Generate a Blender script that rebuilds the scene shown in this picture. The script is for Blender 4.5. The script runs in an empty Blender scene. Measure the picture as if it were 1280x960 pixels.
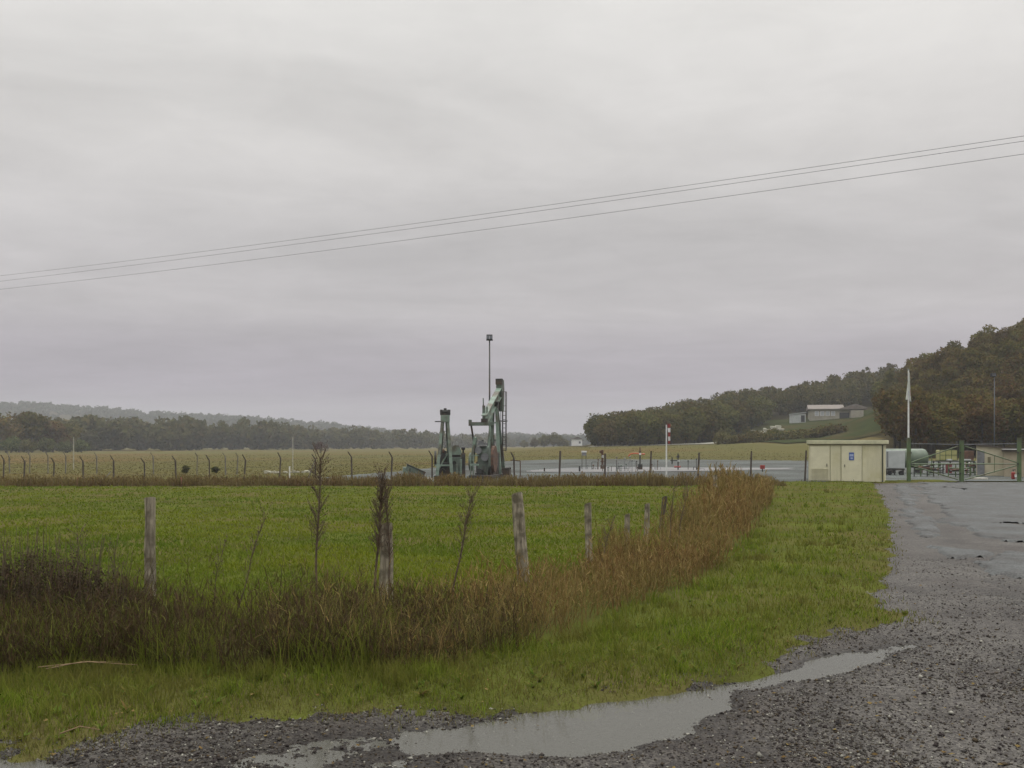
import bpy, math, random
import numpy as np

# ------------------------------------------------------------------ camera, world, sun, exposure
F, HZ, HC = 1200.0, 556.0, 2.0            # focal length and horizon row in photo pixels, eye height in metres
scene = bpy.context.scene
C = scene.collection
cam_d = bpy.data.cameras.new("camera")
cam_d.sensor_width = 36.0
cam_d.lens = 36.0 * F / 1280.0
cam_d.shift_y = (HZ - 480.0) / 1280.0
cam_d.clip_start = 0.05
cam_d.clip_end = 9000.0
cam = bpy.data.objects.new("camera", cam_d)
cam.location = (0, 0, HC)
cam.rotation_euler = (math.radians(90), 0, 0)
C.objects.link(cam)
scene.camera = cam

SUN_EL, SUN_AZ = math.radians(48), math.radians(35)
world = bpy.data.worlds.new("World")
scene.world = world
world.use_nodes = True
wn, wl = world.node_tree.nodes, world.node_tree.links
wn.clear()
def WN(t, **k):
    n = wn.new(t)
    for a, b in k.items():
        setattr(n, a, b)
    return n
w_out = WN("ShaderNodeOutputWorld")
w_bg = WN("ShaderNodeBackground"); w_bg.inputs[1].default_value = 0.1
w_sky = WN("ShaderNodeTexSky", sky_type='NISHITA', sun_disc=False)
w_sky.sun_elevation = SUN_EL; w_sky.sun_rotation = SUN_AZ; w_sky.dust_density = 3.0
w_tc = WN("ShaderNodeTexCoord")
w_sep = WN("ShaderNodeSeparateXYZ"); wl.new(w_tc.outputs["Generated"], w_sep.inputs[0])
w_ramp = WN("ShaderNodeValToRGB")
cr = w_ramp.color_ramp
stops = [(0.0, (3.40, 3.05, 3.60)), (0.06, (3.60, 3.25, 3.80)), (0.10, (4.2, 3.9, 4.25)), (0.135, (5.1, 4.85, 4.95)), (0.20, (5.6, 5.4, 5.4)),
         (0.29, (6.7, 6.5, 6.35)), (0.42, (7.6, 7.45, 7.2)), (0.7, (17.0, 16.9, 16.4)), (1.0, (30.0, 29.7, 29.2))]
while len(cr.elements) < len(stops):
    cr.elements.new(0.5)
for e, (p, c) in zip(cr.elements, stops):
    e.position = p; e.color = (c[0] / 30, c[1] / 30, c[2] / 30, 1)
wl.new(w_sep.outputs[2], w_ramp.inputs[0])
# cloud sheet: direction projected on a level layer, so that the clouds draw out into streaks near the horizon
w_add = WN("ShaderNodeMath", operation='ADD'); w_add.inputs[1].default_value = 0.10
wl.new(w_sep.outputs[2], w_add.inputs[0])
w_max = WN("ShaderNodeMath", operation='MAXIMUM'); w_max.inputs[1].default_value = 0.04
wl.new(w_add.outputs[0], w_max.inputs[0])
w_dx = WN("ShaderNodeMath", operation='DIVIDE'); wl.new(w_sep.outputs[0], w_dx.inputs[0]); wl.new(w_max.outputs[0], w_dx.inputs[1])
w_dy = WN("ShaderNodeMath", operation='DIVIDE'); wl.new(w_sep.outputs[1], w_dy.inputs[0]); wl.new(w_max.outputs[0], w_dy.inputs[1])
w_cmb = WN("ShaderNodeCombineXYZ"); wl.new(w_dx.outputs[0], w_cmb.inputs[0]); wl.new(w_dy.outputs[0], w_cmb.inputs[1])
w_n1 = WN("ShaderNodeTexNoise"); w_n1.inputs["Scale"].default_value = 0.95; w_n1.inputs["Detail"].default_value = 8; w_n1.inputs["Roughness"].default_value = 0.58; w_n1.inputs["Distortion"].default_value = 0.4
w_map = WN("ShaderNodeMapping"); w_map.inputs["Scale"].default_value = (0.55, 1.0, 1.0); w_map.inputs["Location"].default_value = (3.1, 0.6, 0.0)
w_map.inputs["Rotation"].default_value = (0, 0, math.radians(12))
wl.new(w_cmb.outputs[0], w_map.inputs[0]); wl.new(w_map.outputs[0], w_n1.inputs["Vector"])
w_n2 = WN("ShaderNodeTexNoise"); w_n2.inputs["Scale"].default_value = 3.2; w_n2.inputs["Detail"].default_value = 8; w_n2.inputs["Roughness"].default_value = 0.6; w_n2.inputs["Distortion"].default_value = 0.6
wl.new(w_cmb.outputs[0], w_n2.inputs["Vector"])
w_nm = WN("ShaderNodeMath", operation='MULTIPLY_ADD'); w_nm.inputs[1].default_value = 0.30; wl.new(w_n2.outputs[0], w_nm.inputs[0])
w_ns = WN("ShaderNodeMath", operation='MULTIPLY_ADD'); w_ns.inputs[1].default_value = 0.85; w_ns.inputs[2].default_value = -0.075; wl.new(w_n1.outputs[0], w_ns.inputs[0]); wl.new(w_ns.outputs[0], w_nm.inputs[2])
w_mr = WN("ShaderNodeMapRange"); w_mr.inputs[1].default_value = 0.30; w_mr.inputs[2].default_value = 0.72; w_mr.inputs[3].default_value = 0.84; w_mr.inputs[4].default_value = 1.16
wl.new(w_nm.outputs[0], w_mr.inputs[0])
w_mul = WN("ShaderNodeVectorMath", operation='SCALE'); wl.new(w_ramp.outputs[0], w_mul.inputs[0])
w_m12 = WN("ShaderNodeMath", operation='MULTIPLY'); w_m12.inputs[1].default_value = 30.0
wl.new(w_mr.outputs[0], w_m12.inputs[0]); wl.new(w_m12.outputs[0], w_mul.inputs[3])
w_mix = WN("ShaderNodeMixRGB"); w_mix.inputs[0].default_value = 0.97
wl.new(w_sky.outputs[0], w_mix.inputs[1]); wl.new(w_mul.outputs[0], w_mix.inputs[2])
wl.new(w_mix.outputs[0], w_bg.inputs[0]); wl.new(w_bg.outputs[0], w_out.inputs[0])

sun_d = bpy.data.lights.new("sun", 'SUN')
sun_d.energy = 1.3; sun_d.angle = math.radians(40); sun_d.color = (1.0, 0.97, 0.93)
sun = bpy.data.objects.new("sun", sun_d)
sun.rotation_euler = (math.radians(90) - SUN_EL, 0, math.pi - SUN_AZ)
sun.location = (0, -20, 60)
C.objects.link(sun)

scene.view_settings.view_transform = 'Standard'
scene.view_settings.look = 'None'
scene.view_settings.exposure = 0.0
scene.view_settings.gamma = 1.0
scene.render.engine = 'CYCLES'
scene.cycles.use_denoising = True
scene.cycles.max_bounces = 5
scene.cycles.diffuse_bounces = 2
scene.cycles.glossy_bounces = 2
scene.cycles.transmission_bounces = 2
scene.cycles.volume_bounces = 0
scene.cycles.use_adaptive_sampling = True
scene.cycles.adaptive_threshold = 0.02

rng = np.random.default_rng(7)
random.seed(5)

# ------------------------------------------------------------------ helpers: numbers
def ss(a, b, x):
    t = np.clip((np.asarray(x, float) - a) / (b - a), 0, 1)
    return t * t * (3 - 2 * t)
def _hash(ix, iy, s):
    h = (ix.astype(np.int64) * 374761393 + iy.astype(np.int64) * 668265263 + s * 974711) & 0x7fffffff
    h = ((h ^ (h >> 13)) * 1274126177) & 0x7fffffff
    return ((h ^ (h >> 16)) & 0xffff) / 65535.0
def vnoise(x, y, s=0):
    x = np.asarray(x, float); y = np.asarray(y, float)
    ix, iy = np.floor(x), np.floor(y)
    fx, fy = x - ix, y - iy
    fx = fx * fx * (3 - 2 * fx); fy = fy * fy * (3 - 2 * fy)
    a = _hash(ix, iy, s); b = _hash(ix + 1, iy, s); c = _hash(ix, iy + 1, s); d = _hash(ix + 1, iy + 1, s)
    return (a + (b - a) * fx) * (1 - fy) + (c + (d - c) * fx) * fy
def fbm(x, y, o=4, s=0):
    v = 0; a = 0.5; t = 0
    for i in range(o):
        v = v + a * vnoise(x, y, s + i * 17); t += a
        x = x * 2.03 + 5.1; y = y * 2.03 + 1.7; a *= 0.5
    return v / t
def PX(px, Y, py=None):                    # photo column (and row) at a depth -> world
    x = (px - 640.0) / F * Y
    return (x, Y) if py is None else (x, Y, HC - (py - HZ) / F * Y)
def GP(px, py, z=0.0):                     # photo point lying on level ground -> world x, y
    Y = (HC - z) * F / (py - HZ)
    return ((px - 640.0) / F * Y, Y)
def sdist(poly, x, y):                     # signed distance to a polygon, positive inside
    x = np.asarray(x, float); y = np.asarray(y, float)
    d = np.full(x.shape, 1e9); ins = np.zeros(x.shape, bool)
    n = len(poly)
    for i in range(n):
        ax, ay = poly[i]; bx, by = poly[(i + 1) % n]
        ex, ey = bx - ax, by - ay
        t = np.clip(((x - ax) * ex + (y - ay) * ey) / (ex * ex + ey * ey + 1e-12), 0, 1)
        d = np.minimum(d, (x - ax - t * ex) ** 2 + (y - ay - t * ey) ** 2)
        c = ((ay > y) != (by > y)) & (x < (bx - ax) * (y - ay) / (by - ay + 1e-12) + ax)
        ins ^= c
    d = np.sqrt(d)
    return np.where(ins, d, -d)

# ------------------------------------------------------------------ the lie of the land
def ramp_ab(x, xs, vs):
    return np.interp(x, xs, vs)
FAR_PX = [-900, -500, -200, 0, 45, 80, 120, 250, 320, 400, 450, 500, 560, 640, 730, 900, 1300, 2200]
FAR_Y = [495, 492, 500, 505, 503, 507, 510, 517, 520, 527, 533, 539, 545, 542, 545, 540, 520, 510]
FAR_D = 1400.0
FAR_X = [(p - 640) / F * FAR_D for p in FAR_PX]
FAR_Z = [HC + (HZ - y) / F * FAR_D - 8 for y in FAR_Y]
def zt(x, y):
    x = np.asarray(x, float); y = np.asarray(y, float)
    z = -0.45 * ss(44, 62, y) * ss(-2, -22, x)
    rise = np.interp(x, [-40, 0, 20, 45, 64, 100, 160], [0, .3, 1.5, 2.0, 2.8, 4, 6]) * ss(105, 225, y)
    A = np.interp(x, [8, 25, 33, 45, 59, 74, 89, 100, 114, 131, 200], [0, 1.0, 2.5, 5.3, 8.6, 12, 13.7, 15.6, 18, 20.4, 28])
    z = z + rise * (1 - ss(360, 560, y)) + np.maximum(A - rise, 0) * np.clip((y - 218) / 118, 0, 1) * (1 - ss(350, 560, y))
    G = np.interp(x, [48, 68, 75, 83, 90, 97, 107, 130, 200], [0, 0.5, 1.8, 5.5, 10.2, 12.8, 15.8, 20, 28])
    z = z + G * ss(118, 200, y) * (1 - ss(212, 258, y))
    fz = np.interp(x, FAR_X, FAR_Z)
    z = z + fz * ss(820, FAR_D, y) * (0.9 + 0.2 * fbm(x / 160, y / 160, 3, 5))
    z = z + (fbm(x / 30, y / 30, 3, 9) - 0.5) * 0.2 * ss(60, 160, y)
    return z

# ------------------------------------------------------------------ helpers: materials
def lin(c):
    return (c[0], c[1], c[2], 1.0)
def pm(name, c1, c2=None, scale=6.0, rough=0.6, bump=0.0, bscale=None, metal=0.0, coord='Object', spec=0.5, detail=5.0, lo=0.35, hi=0.65, c3=None, s3=1.0, stretch=None):
    m = bpy.data.materials.new(name); m.use_nodes = True
    nt = m.node_tree; N, L = nt.nodes, nt.links
    b = N["Principled BSDF"]
    b.inputs["Roughness"].default_value = rough
    b.inputs["Metallic"].default_value = metal
    b.inputs["Specular IOR Level"].default_value = spec
    c2 = c2 or tuple(v * 0.75 for v in c1)
    tc = N.new("ShaderNodeTexCoord")
    n = N.new("ShaderNodeTexNoise"); n.inputs["Scale"].default_value = scale; n.inputs["Detail"].default_value = detail; n.inputs["Roughness"].default_value = 0.6
    if stretch:
        mp = N.new("ShaderNodeMapping"); mp.inputs["Scale"].default_value = stretch
        L.new(tc.outputs[coord], mp.inputs[0]); L.new(mp.outputs[0], n.inputs["Vector"])
    else:
        L.new(tc.outputs[coord], n.inputs["Vector"])
    r = N.new("ShaderNodeValToRGB"); r.color_ramp.elements[0].position = lo; r.color_ramp.elements[1].position = hi
    r.color_ramp.elements[0].color = lin(c2); r.color_ramp.elements[1].color = lin(c1)
    L.new(n.outputs[0], r.inputs[0])
    last = r.outputs[0]
    if c3:
        n3 = N.new("ShaderNodeTexNoise"); n3.inputs["Scale"].default_value = s3; n3.inputs["Detail"].default_value = 4
        L.new(tc.outputs[coord], n3.inputs["Vector"])
        r3 = N.new("ShaderNodeValToRGB"); r3.color_ramp.elements[0].position = 0.48; r3.color_ramp.elements[1].position = 0.62
        L.new(n3.outputs[0], r3.inputs[0])
        mx = N.new("ShaderNodeMixRGB"); mx.inputs[2].default_value = lin(c3)
        L.new(r3.outputs[0], mx.inputs[0]); L.new(last, mx.inputs[1]); last = mx.outputs[0]
    L.new(last, b.inputs["Base Color"])
    if bump:
        nb = N.new("ShaderNodeTexNoise"); nb.inputs["Scale"].default_value = bscale or scale * 4; nb.inputs["Detail"].default_value = 4
        L.new(tc.outputs[coord], nb.inputs["Vector"])
        bp = N.new("ShaderNodeBump"); bp.inputs["Strength"].default_value = 1.0; bp.inputs["Distance"].default_value = bump
        L.new(nb.outputs[0], bp.inputs["Height"]); L.new(bp.outputs[0], b.inputs["Normal"])
    return m
def fol(name, cols, trans=0.25, patch=None, ps=0.3, pm_=0.6, objrand=0.0, spec=0.1, rough=0.7):
    """leaves and blades: a colour of its own for each leaf, patches of another tint over the ground"""
    m = bpy.data.materials.new(name); m.use_nodes = True
    nt = m.node_tree; N, L = nt.nodes, nt.links
    N.clear()
    out = N.new("ShaderNodeOutputMaterial")
    g = N.new("ShaderNodeNewGeometry")
    r = N.new("ShaderNodeValToRGB")
    cr = r.color_ramp
    while len(cr.elements) < len(cols):
        cr.elements.new(0.5)
    for i, (e, c) in enumerate(zip(cr.elements, cols)):
        e.position = i / max(1, len(cols) - 1); e.color = lin(c)
    L.new(g.outputs["Random Per Island"], r.inputs[0])
    last = r.outputs[0]
    if patch:
        tc = N.new("ShaderNodeTexCoord")
        n = N.new("ShaderNodeTexNoise"); n.inputs["Scale"].default_value = ps; n.inputs["Detail"].default_value = 4; n.inputs["Roughness"].default_value = 0.6
        L.new(g.outputs["Position"], n.inputs["Vector"])
        rr = N.new("ShaderNodeValToRGB"); rr.color_ramp.elements[0].position = 0.42; rr.color_ramp.elements[1].position = 0.62
        L.new(n.outputs[0], rr.inputs[0])
        mx = N.new("ShaderNodeMixRGB"); mx.inputs[2].default_value = lin(patch)
        mm = N.new("ShaderNodeMath"); mm.operation = 'MULTIPLY'; mm.inputs[1].default_value = pm_
        L.new(rr.outputs[0], mm.inputs[0]); L.new(mm.outputs[0], mx.inputs[0]); L.new(last, mx.inputs[1]); last = mx.outputs[0]
    if objrand:
        oi = N.new("ShaderNodeObjectInfo")
        hs = N.new("ShaderNodeHueSaturation")
        a = N.new("ShaderNodeMapRange"); a.inputs[3].default_value = 0.5 - 0.045 * objrand; a.inputs[4].default_value = 0.5 + 0.05 * objrand
        v = N.new("ShaderNodeMapRange"); v.inputs[3].default_value = 1 - 0.4 * objrand; v.inputs[4].default_value = 1 + 0.4 * objrand
        w2 = N.new("ShaderNodeMath"); w2.operation = 'MULTIPLY'; w2.inputs[1].default_value = 7.31
        w3 = N.new("ShaderNodeMath"); w3.operation = 'FRACT'
        L.new(oi.outputs["Random"], a.inputs[0]); L.new(oi.outputs["Random"], w2.inputs[0]); L.new(w2.outputs[0], w3.inputs[0]); L.new(w3.outputs[0], v.inputs[0])
        L.new(a.outputs[0], hs.inputs["Hue"]); L.new(v.outputs[0], hs.inputs["Value"]); L.new(last, hs.inputs["Color"]); last = hs.outputs[0]
    d = N.new("ShaderNodeBsdfDiffuse"); t = N.new("ShaderNodeBsdfTranslucent"); ms = N.new("ShaderNodeMixShader"); ms.inputs[0].default_value = trans
    L.new(last, d.inputs[0]); L.new(last, t.inputs[0]); L.new(d.outputs[0], ms.inputs[1]); L.new(t.outputs[0], ms.inputs[2])
    L.new(ms.outputs[0], out.inputs[0])
    return m

# ------------------------------------------------------------------ helpers: objects
def tag(o, label=None, cat=None, group=None, kind=None):
    if label: o["label"] = label
    if cat: o["category"] = cat
    if group: o["group"] = group
    if kind: o["kind"] = kind
    return o
def link(o, parent=None):
    C.objects.link(o)
    if parent is not None:
        o.parent = parent
    return o
def empty(name, loc, rz=0.0):
    o = bpy.data.objects.new(name, None)
    o.location = loc; o.rotation_euler = (0, 0, rz); o.empty_display_size = 0.2
    return link(o)
def soup(name, V, faces, mat, parent=None, smooth=False):
    """V (n,3); faces: list of int arrays (m,k)"""
    me = bpy.data.meshes.new(name)
    V = np.asarray(V, np.float32)
    me.vertices.add(len(V)); me.vertices.foreach_set("co", V.ravel())
    idx = np.concatenate([f.ravel() for f in faces]).astype(np.int32)
    tot = np.concatenate([np.full(len(f), f.shape[1], np.int32) for f in faces])
    st = np.concatenate([[0], np.cumsum(tot)[:-1]]).astype(np.int32)
    me.loops.add(len(idx)); me.loops.foreach_set("vertex_index", idx)
    me.polygons.add(len(tot)); me.polygons.foreach_set("loop_start", st)
    try:
        me.polygons.foreach_set("loop_total", tot)
    except Exception:
        pass
    if smooth:
        me.polygons.foreach_set("use_smooth", np.ones(len(tot), bool))
    me.update(calc_edges=True)
    if mat: me.materials.append(mat)
    return link(bpy.data.objects.new(name, me), parent)
def grid_faces(nr, nc, keep=None):
    i = np.arange(nr - 1)[:, None] * nc + np.arange(nc - 1)[None, :]
    f = np.stack([i, i + 1, i + nc + 1, i + nc], -1).reshape(-1, 4)
    return f if keep is None else f[keep.ravel()]
def compact(V, F4):
    u, inv = np.unique(F4, return_inverse=True)
    return V[u], inv.reshape(F4.shape)

class MB:
    def __init__(s): s.v = []; s.f = []
    def add(s, vs, fs):
        o = len(s.v); s.v += [tuple(float(c) for c in p) for p in vs]; s.f += [tuple(i + o for i in f) for f in fs]; return s
    def box(s, c, d, rz=0.0, rx=0.0, ry=0.0):
        x, y, z = d[0] / 2, d[1] / 2, d[2] / 2
        P = [(-x, -y, -z), (x, -y, -z), (x, y, -z), (-x, y, -z), (-x, -y, z), (x, -y, z), (x, y, z), (-x, y, z)]
        out = []
        for p in P:
            a, b, e = p
            b, e = b * math.cos(rx) - e * math.sin(rx), b * math.sin(rx) + e * math.cos(rx)
            a, e = a * math.cos(ry) + e * math.sin(ry), -a * math.sin(ry) + e * math.cos(ry)
            a, b = a * math.cos(rz) - b * math.sin(rz), a * math.sin(rz) + b * math.cos(rz)
            out.append((a + c[0], b + c[1], e + c[2]))
        return s.add(out, [(0, 3, 2, 1), (4, 5, 6, 7), (0, 1, 5, 4), (1, 2, 6, 5), (2, 3, 7, 6), (3, 0, 4, 7)])
    def frame(s, p, q):
        p = np.array(p, float); q = np.array(q, float); d = q - p; d /= np.linalg.norm(d) + 1e-9
        up = np.array([0, 0, 1.0]) if abs(d[2]) < 0.95 else np.array([0, 1.0, 0])
        a = np.cross(d, up); a /= np.linalg.norm(a); b = np.cross(a, d)
        return p, q, a, b
    def bar(s, p, q, w, h, w2=None, h2=None):
        p, q, a, b = s.frame(p, q); w2 = w2 or w; h2 = h2 or h
        vs = [p + a * i * w / 2 + b * j * h / 2 for i, j in ((-1, -1), (1, -1), (1, 1), (-1, 1))] + [q + a * i * w2 / 2 + b * j * h2 / 2 for i, j in ((-1, -1), (1, -1), (1, 1), (-1, 1))]
        return s.add(vs, [(0, 1, 2, 3), (7, 6, 5, 4), (0, 4, 5, 1), (1, 5, 6, 2), (2, 6, 7, 3), (3, 7, 4, 0)])
    def tube(s, p, q, r, r2=None, n=10, caps=True):
        p, q, a, b = s.frame(p, q); r2 = r if r2 is None else r2
        vs = [p + r * (a * math.cos(2 * math.pi * i / n) + b * math.sin(2 * math.pi * i / n)) for i in range(n)]
        vs += [q + r2 * (a * math.cos(2 * math.pi * i / n) + b * math.sin(2 * math.pi * i / n)) for i in range(n)]
        fs = [(i, (i + 1) % n, n + (i + 1) % n, n + i) for i in range(n)]
        if caps: fs += [tuple(range(n))[::-1], tuple(range(n, 2 * n))]
        return s.add(vs, fs)
    def path(s, pts, r, n=6, r2=None):
        for i in range(len(pts) - 1):
            t0 = i / (len(pts) - 1); t1 = (i + 1) / (len(pts) - 1)
            ra = r if r2 is None else r + (r2 - r) * t0; rb = r if r2 is None else r + (r2 - r) * t1
            s.tube(pts[i], pts[i + 1], ra, rb, n)
        return s
    def capsule(s, p, q, r, n=18, dome=0.45, rings=5):
        """a vessel: cylinder with dished ends"""
        p, q, a, b = s.frame(p, q); d = (q - p) / np.linalg.norm(q - p)
        prof = [(-dome * r * math.cos(t), r * math.sin(t)) for t in np.linspace(0.06, math.pi / 2, rings)]
        L = np.linalg.norm(q - p)
        prof += [(L + dome * r * math.sin(t), r * math.cos(t)) for t in np.linspace(0, math.pi / 2 - 0.06, rings)]
        vs = []
        for t, rr in prof:
            vs += [p + d * t + rr * (a * math.cos(2 * math.pi * i / n) + b * math.sin(2 * math.pi * i / n)) for i in range(n)]
        fs = []
        for k in range(len(prof) - 1):
            fs += [(k * n + i, k * n + (i + 1) % n, (k + 1) * n + (i + 1) % n, (k + 1) * n + i) for i in range(n)]
        m = (len(prof) - 1) * n
        fs += [tuple(range(n))[::-1], tuple(m + i for i in range(n))]
        return s.add(vs, fs)
    def prism(s, poly, axis, a, b):
        """outline in the plane across an axis ('x' or 'y'), drawn out from a to b"""
        n = len(poly)
        mk = (lambda u, v, t: (t, u, v)) if axis == 'x' else (lambda u, v, t: (u, t, v)) if axis == 'y' else (lambda u, v, t: (u, v, t))
        vs = [mk(u, v, a) for u, v in poly] + [mk(u, v, b) for u, v in poly]
        fs = [(i, (i + 1) % n, n + (i + 1) % n, n + i) for i in range(n)] + [tuple(range(n))[::-1], tuple(range(n, 2 * n))]
        return s.add(vs, fs)
    def build(s, name, mat, parent=None, bevel=0.0, smooth=False):
        me = bpy.data.meshes.new(name)
        me.from_pydata(s.v, [], s.f)
        me.materials.append(mat)
        import bmesh
        bm = bmesh.new(); bm.from_mesh(me); bmesh.ops.recalc_face_normals(bm, faces=bm.faces); bm.to_mesh(me); bm.free()
        if smooth:
            me.polygons.foreach_set("use_smooth", np.ones(len(me.polygons), bool))
        me.update()
        o = link(bpy.data.objects.new(name, me), parent)
        if bevel:
            b = o.modifiers.new("bevel", 'BEVEL'); b.width = bevel; b.segments = 2; b.limit_method = 'ANGLE'
        return o
def copy_tree(o, parent=None):
    c = o.copy(); C.objects.link(c)
    if parent is not None: c.parent = parent
    for ch in list(o.children): copy_tree(ch, c)
    return c
ORD = "first second third fourth fifth sixth seventh eighth ninth tenth eleventh twelfth thirteenth fourteenth fifteenth sixteenth seventeenth eighteenth nineteenth twentieth".split() + ["twenty-" + w for w in "first second third fourth fifth sixth seventh eighth ninth".split()]

# ------------------------------------------------------------------ materials
M_dirt = pm("field_ground", (0.100, 0.089, 0.037), (0.088, 0.084, 0.034), 0.08, 0.95, 0.0, 1.5, spec=0.0, c3=(0.112, 0.080, 0.036), s3=0.016)
M_grassg = pm("grass_ground", (0.085, 0.100, 0.020), (0.055, 0.056, 0.018), 0.8, 0.95, 0.03, 25, spec=0.0, c3=(0.090, 0.080, 0.030), s3=0.35)
M_green = fol("green_blades", [(0.072, 0.105, 0.012), (0.118, 0.168, 0.016), (0.152, 0.202, 0.022), (0.195, 0.200, 0.042)], 0.3, patch=(0.132, 0.118, 0.034), ps=0.8, pm_=0.85)
M_past = fol("pasture_blades", [(0.110, 0.138, 0.012), (0.140, 0.172, 0.015), (0.160, 0.185, 0.018), (0.160, 0.165, 0.028)], 0.3, patch=(0.045, 0.100, 0.014), ps=0.20)
M_weed_dark = fol("dark_weeds", [(0.036, 0.026, 0.017), (0.070, 0.048, 0.028), (0.105, 0.070, 0.038), (0.058, 0.040, 0.024), (0.085, 0.062, 0.034), (0.075, 0.085, 0.022), (0.160, 0.170, 0.036)], 0.2)
M_weed_tan = fol("dry_weeds", [(0.090, 0.056, 0.025), (0.170, 0.105, 0.042), (0.235, 0.150, 0.058), (0.330, 0.240, 0.105), (0.150, 0.130, 0.036), (0.110, 0.070, 0.032), (0.19, 0.11, 0.045)], 0.3, patch=(0.150, 0.135, 0.045), ps=0.7)
M_weed_red = fol("rusty_weeds", [(0.080, 0.055, 0.028), (0.145, 0.092, 0.046), (0.180, 0.128, 0.058), (0.150, 0.135, 0.045)], 0.25, patch=(0.165, 0.140, 0.060), ps=0.35)
M_leaf_near = fol("brown_oak_leaves", [(0.058, 0.042, 0.016), (0.095, 0.064, 0.020), (0.125, 0.080, 0.024), (0.105, 0.090, 0.022), (0.074, 0.070, 0.018)], 0.2, objrand=0.55)
M_leaf_mid = fol("olive_oak_leaves", [(0.054, 0.054, 0.019), (0.084, 0.080, 0.026), (0.108, 0.094, 0.028), (0.118, 0.085, 0.030)], 0.2, objrand=0.55)
M_leaf_ridge = fol("ridge_leaves", [(0.026, 0.032, 0.014), (0.042, 0.050, 0.018), (0.055, 0.052, 0.022)], 0.2)
M_leaf_far = fol("grey_green_leaves", [(0.056, 0.066, 0.026), (0.092, 0.100, 0.034), (0.130, 0.116, 0.040)], 0.2, objrand=0.6)
M_bark = pm("bark", (0.060, 0.048, 0.036), (0.035, 0.028, 0.022), 4, 0.9, 0.02)
M_litter = pm("leaf_litter", (0.06, 0.048, 0.022), (0.035, 0.030, 0.016), 1.5, 0.95, spec=0.0)
M_lawn = pm("hillside_lawn", (0.040, 0.048, 0.017), (0.028, 0.034, 0.014), 0.25, 0.95, spec=0.0, c3=(0.052, 0.044, 0.019), s3=0.12)
M_postwood = pm("weathered_wood", (0.340, 0.300, 0.225), (0.070, 0.058, 0.042), 30, 0.85, 0.006, 40, spec=0.2, lo=.3, hi=.62, stretch=(1, 1, .10), c3=(0.11, 0.095, 0.065), s3=5.0)
M_darkpost = pm("dark_fence_post", (0.080, 0.060, 0.048), (0.038, 0.029, 0.025), 6, 0.85)
M_palepost = pm("pale_fence_post", (0.17, 0.155, 0.13), (0.085, 0.078, 0.066), 6, 0.85)
M_pump = pm("pump_green", (0.135, 0.175, 0.140), (0.080, 0.105, 0.085), 2.6, 0.5, c3=(0.075, 0.060, 0.045), s3=1.4)
M_pumplt = pm("pump_pale_green", (0.205, 0.275, 0.220), (0.135, 0.180, 0.145), 2.2, 0.5, c3=(0.10, 0.085, 0.06), s3=1.2)
M_pumpdk = pm("greasy_iron", (0.040, 0.042, 0.038), (0.018, 0.018, 0.017), 3, 0.5, c3=(0.075, 0.052, 0.038), s3=1.6)
M_rust = pm("rusty_iron", (0.120, 0.060, 0.034), (0.060, 0.036, 0.026), 5, 0.75)
M_steel = pm("grey_steel", (0.22, 0.225, 0.23), (0.14, 0.145, 0.15), 3, 0.45, metal=0.3)
M_black = pm("black_housing", (0.02, 0.02, 0.022), (0.012, 0.012, 0.013), 4, 0.5)
M_cream = pm("cream_render", (0.610, 0.580, 0.410), (0.510, 0.485, 0.340), 2.2, 0.8, 0.003, 40, spec=0.2, stretch=(1.6, 1.6, .25), c3=(0.48, 0.45, 0.28), s3=0.7)
M_creamd = pm("cream_painted_steel", (0.640, 0.610, 0.440), (0.570, 0.540, 0.385), 2.5, 0.55)
M_creamlt = pm("cream_roof_slab", (0.560, 0.545, 0.370), (0.42, 0.41, 0.28), 2.5, 0.8)
M_groove = pm("joint", (0.18, 0.165, 0.10), (0.14, 0.13, 0.08), 4, 0.8)
M_gate = pm("gate_green", (0.095, 0.150, 0.060), (0.062, 0.098, 0.042), 3, 0.55, c3=(0.08, 0.085, 0.04), s3=1.5)
M_white = pm("white_paint", (0.72, 0.72, 0.70), (0.58, 0.58, 0.56), 3, 0.5)
M_offwhite = pm("grey_white_panel", (0.42, 0.44, 0.43), (0.33, 0.35, 0.34), 2, 0.55)
M_tank = pm("tank_green", (0.105, 0.145, 0.095), (0.075, 0.10, 0.070), 2, 0.6, c3=(0.14, 0.17, 0.13), s3=0.9)
M_yellow = pm("pale_yellow_plastic", (0.40, 0.39, 0.17), (0.32, 0.31, 0.13), 3, 0.5)
M_red = pm("red_paint", (0.30, 0.035, 0.028), (0.19, 0.028, 0.022), 5, 0.5)
M_orange = pm("orange_paint", (0.46, 0.10, 0.035), (0.30, 0.07, 0.03), 5, 0.5)
M_blue = pm("blue_sign", (0.07, 0.12, 0.35), (0.05, 0.09, 0.28), 5, 0.4)
M_pink = pm("faded_red_stake", (0.40, 0.15, 0.12), (0.26, 0.10, 0.08), 6, 0.7)
M_shedwall = pm("pale_render", (0.520, 0.475, 0.340), (0.420, 0.385, 0.275), 1.2, 0.85)
M_shedbrown = pm("tan_render", (0.36, 0.31, 0.22), (0.28, 0.24, 0.17), 1.2, 0.85)
M_roofd = pm("dark_roof_edge", (0.075, 0.060, 0.050), (0.05, 0.042, 0.036), 3, 0.7)
M_roofp = pm("faded_tile_roof", (0.18, 0.150, 0.128), (0.13, 0.11, 0.095), 1.0, 0.85)
M_house = pm("house_render", (0.34, 0.315, 0.25), (0.27, 0.25, 0.20), 0.8, 0.85)
M_glass = pm("window_glass", (0.11, 0.12, 0.14), (0.08, 0.09, 0.10), 1, 0.15)
M_stone = pm("pale_stone", (0.50, 0.48, 0.42), (0.34, 0.32, 0.27), 4, 0.9, 0.02)
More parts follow.
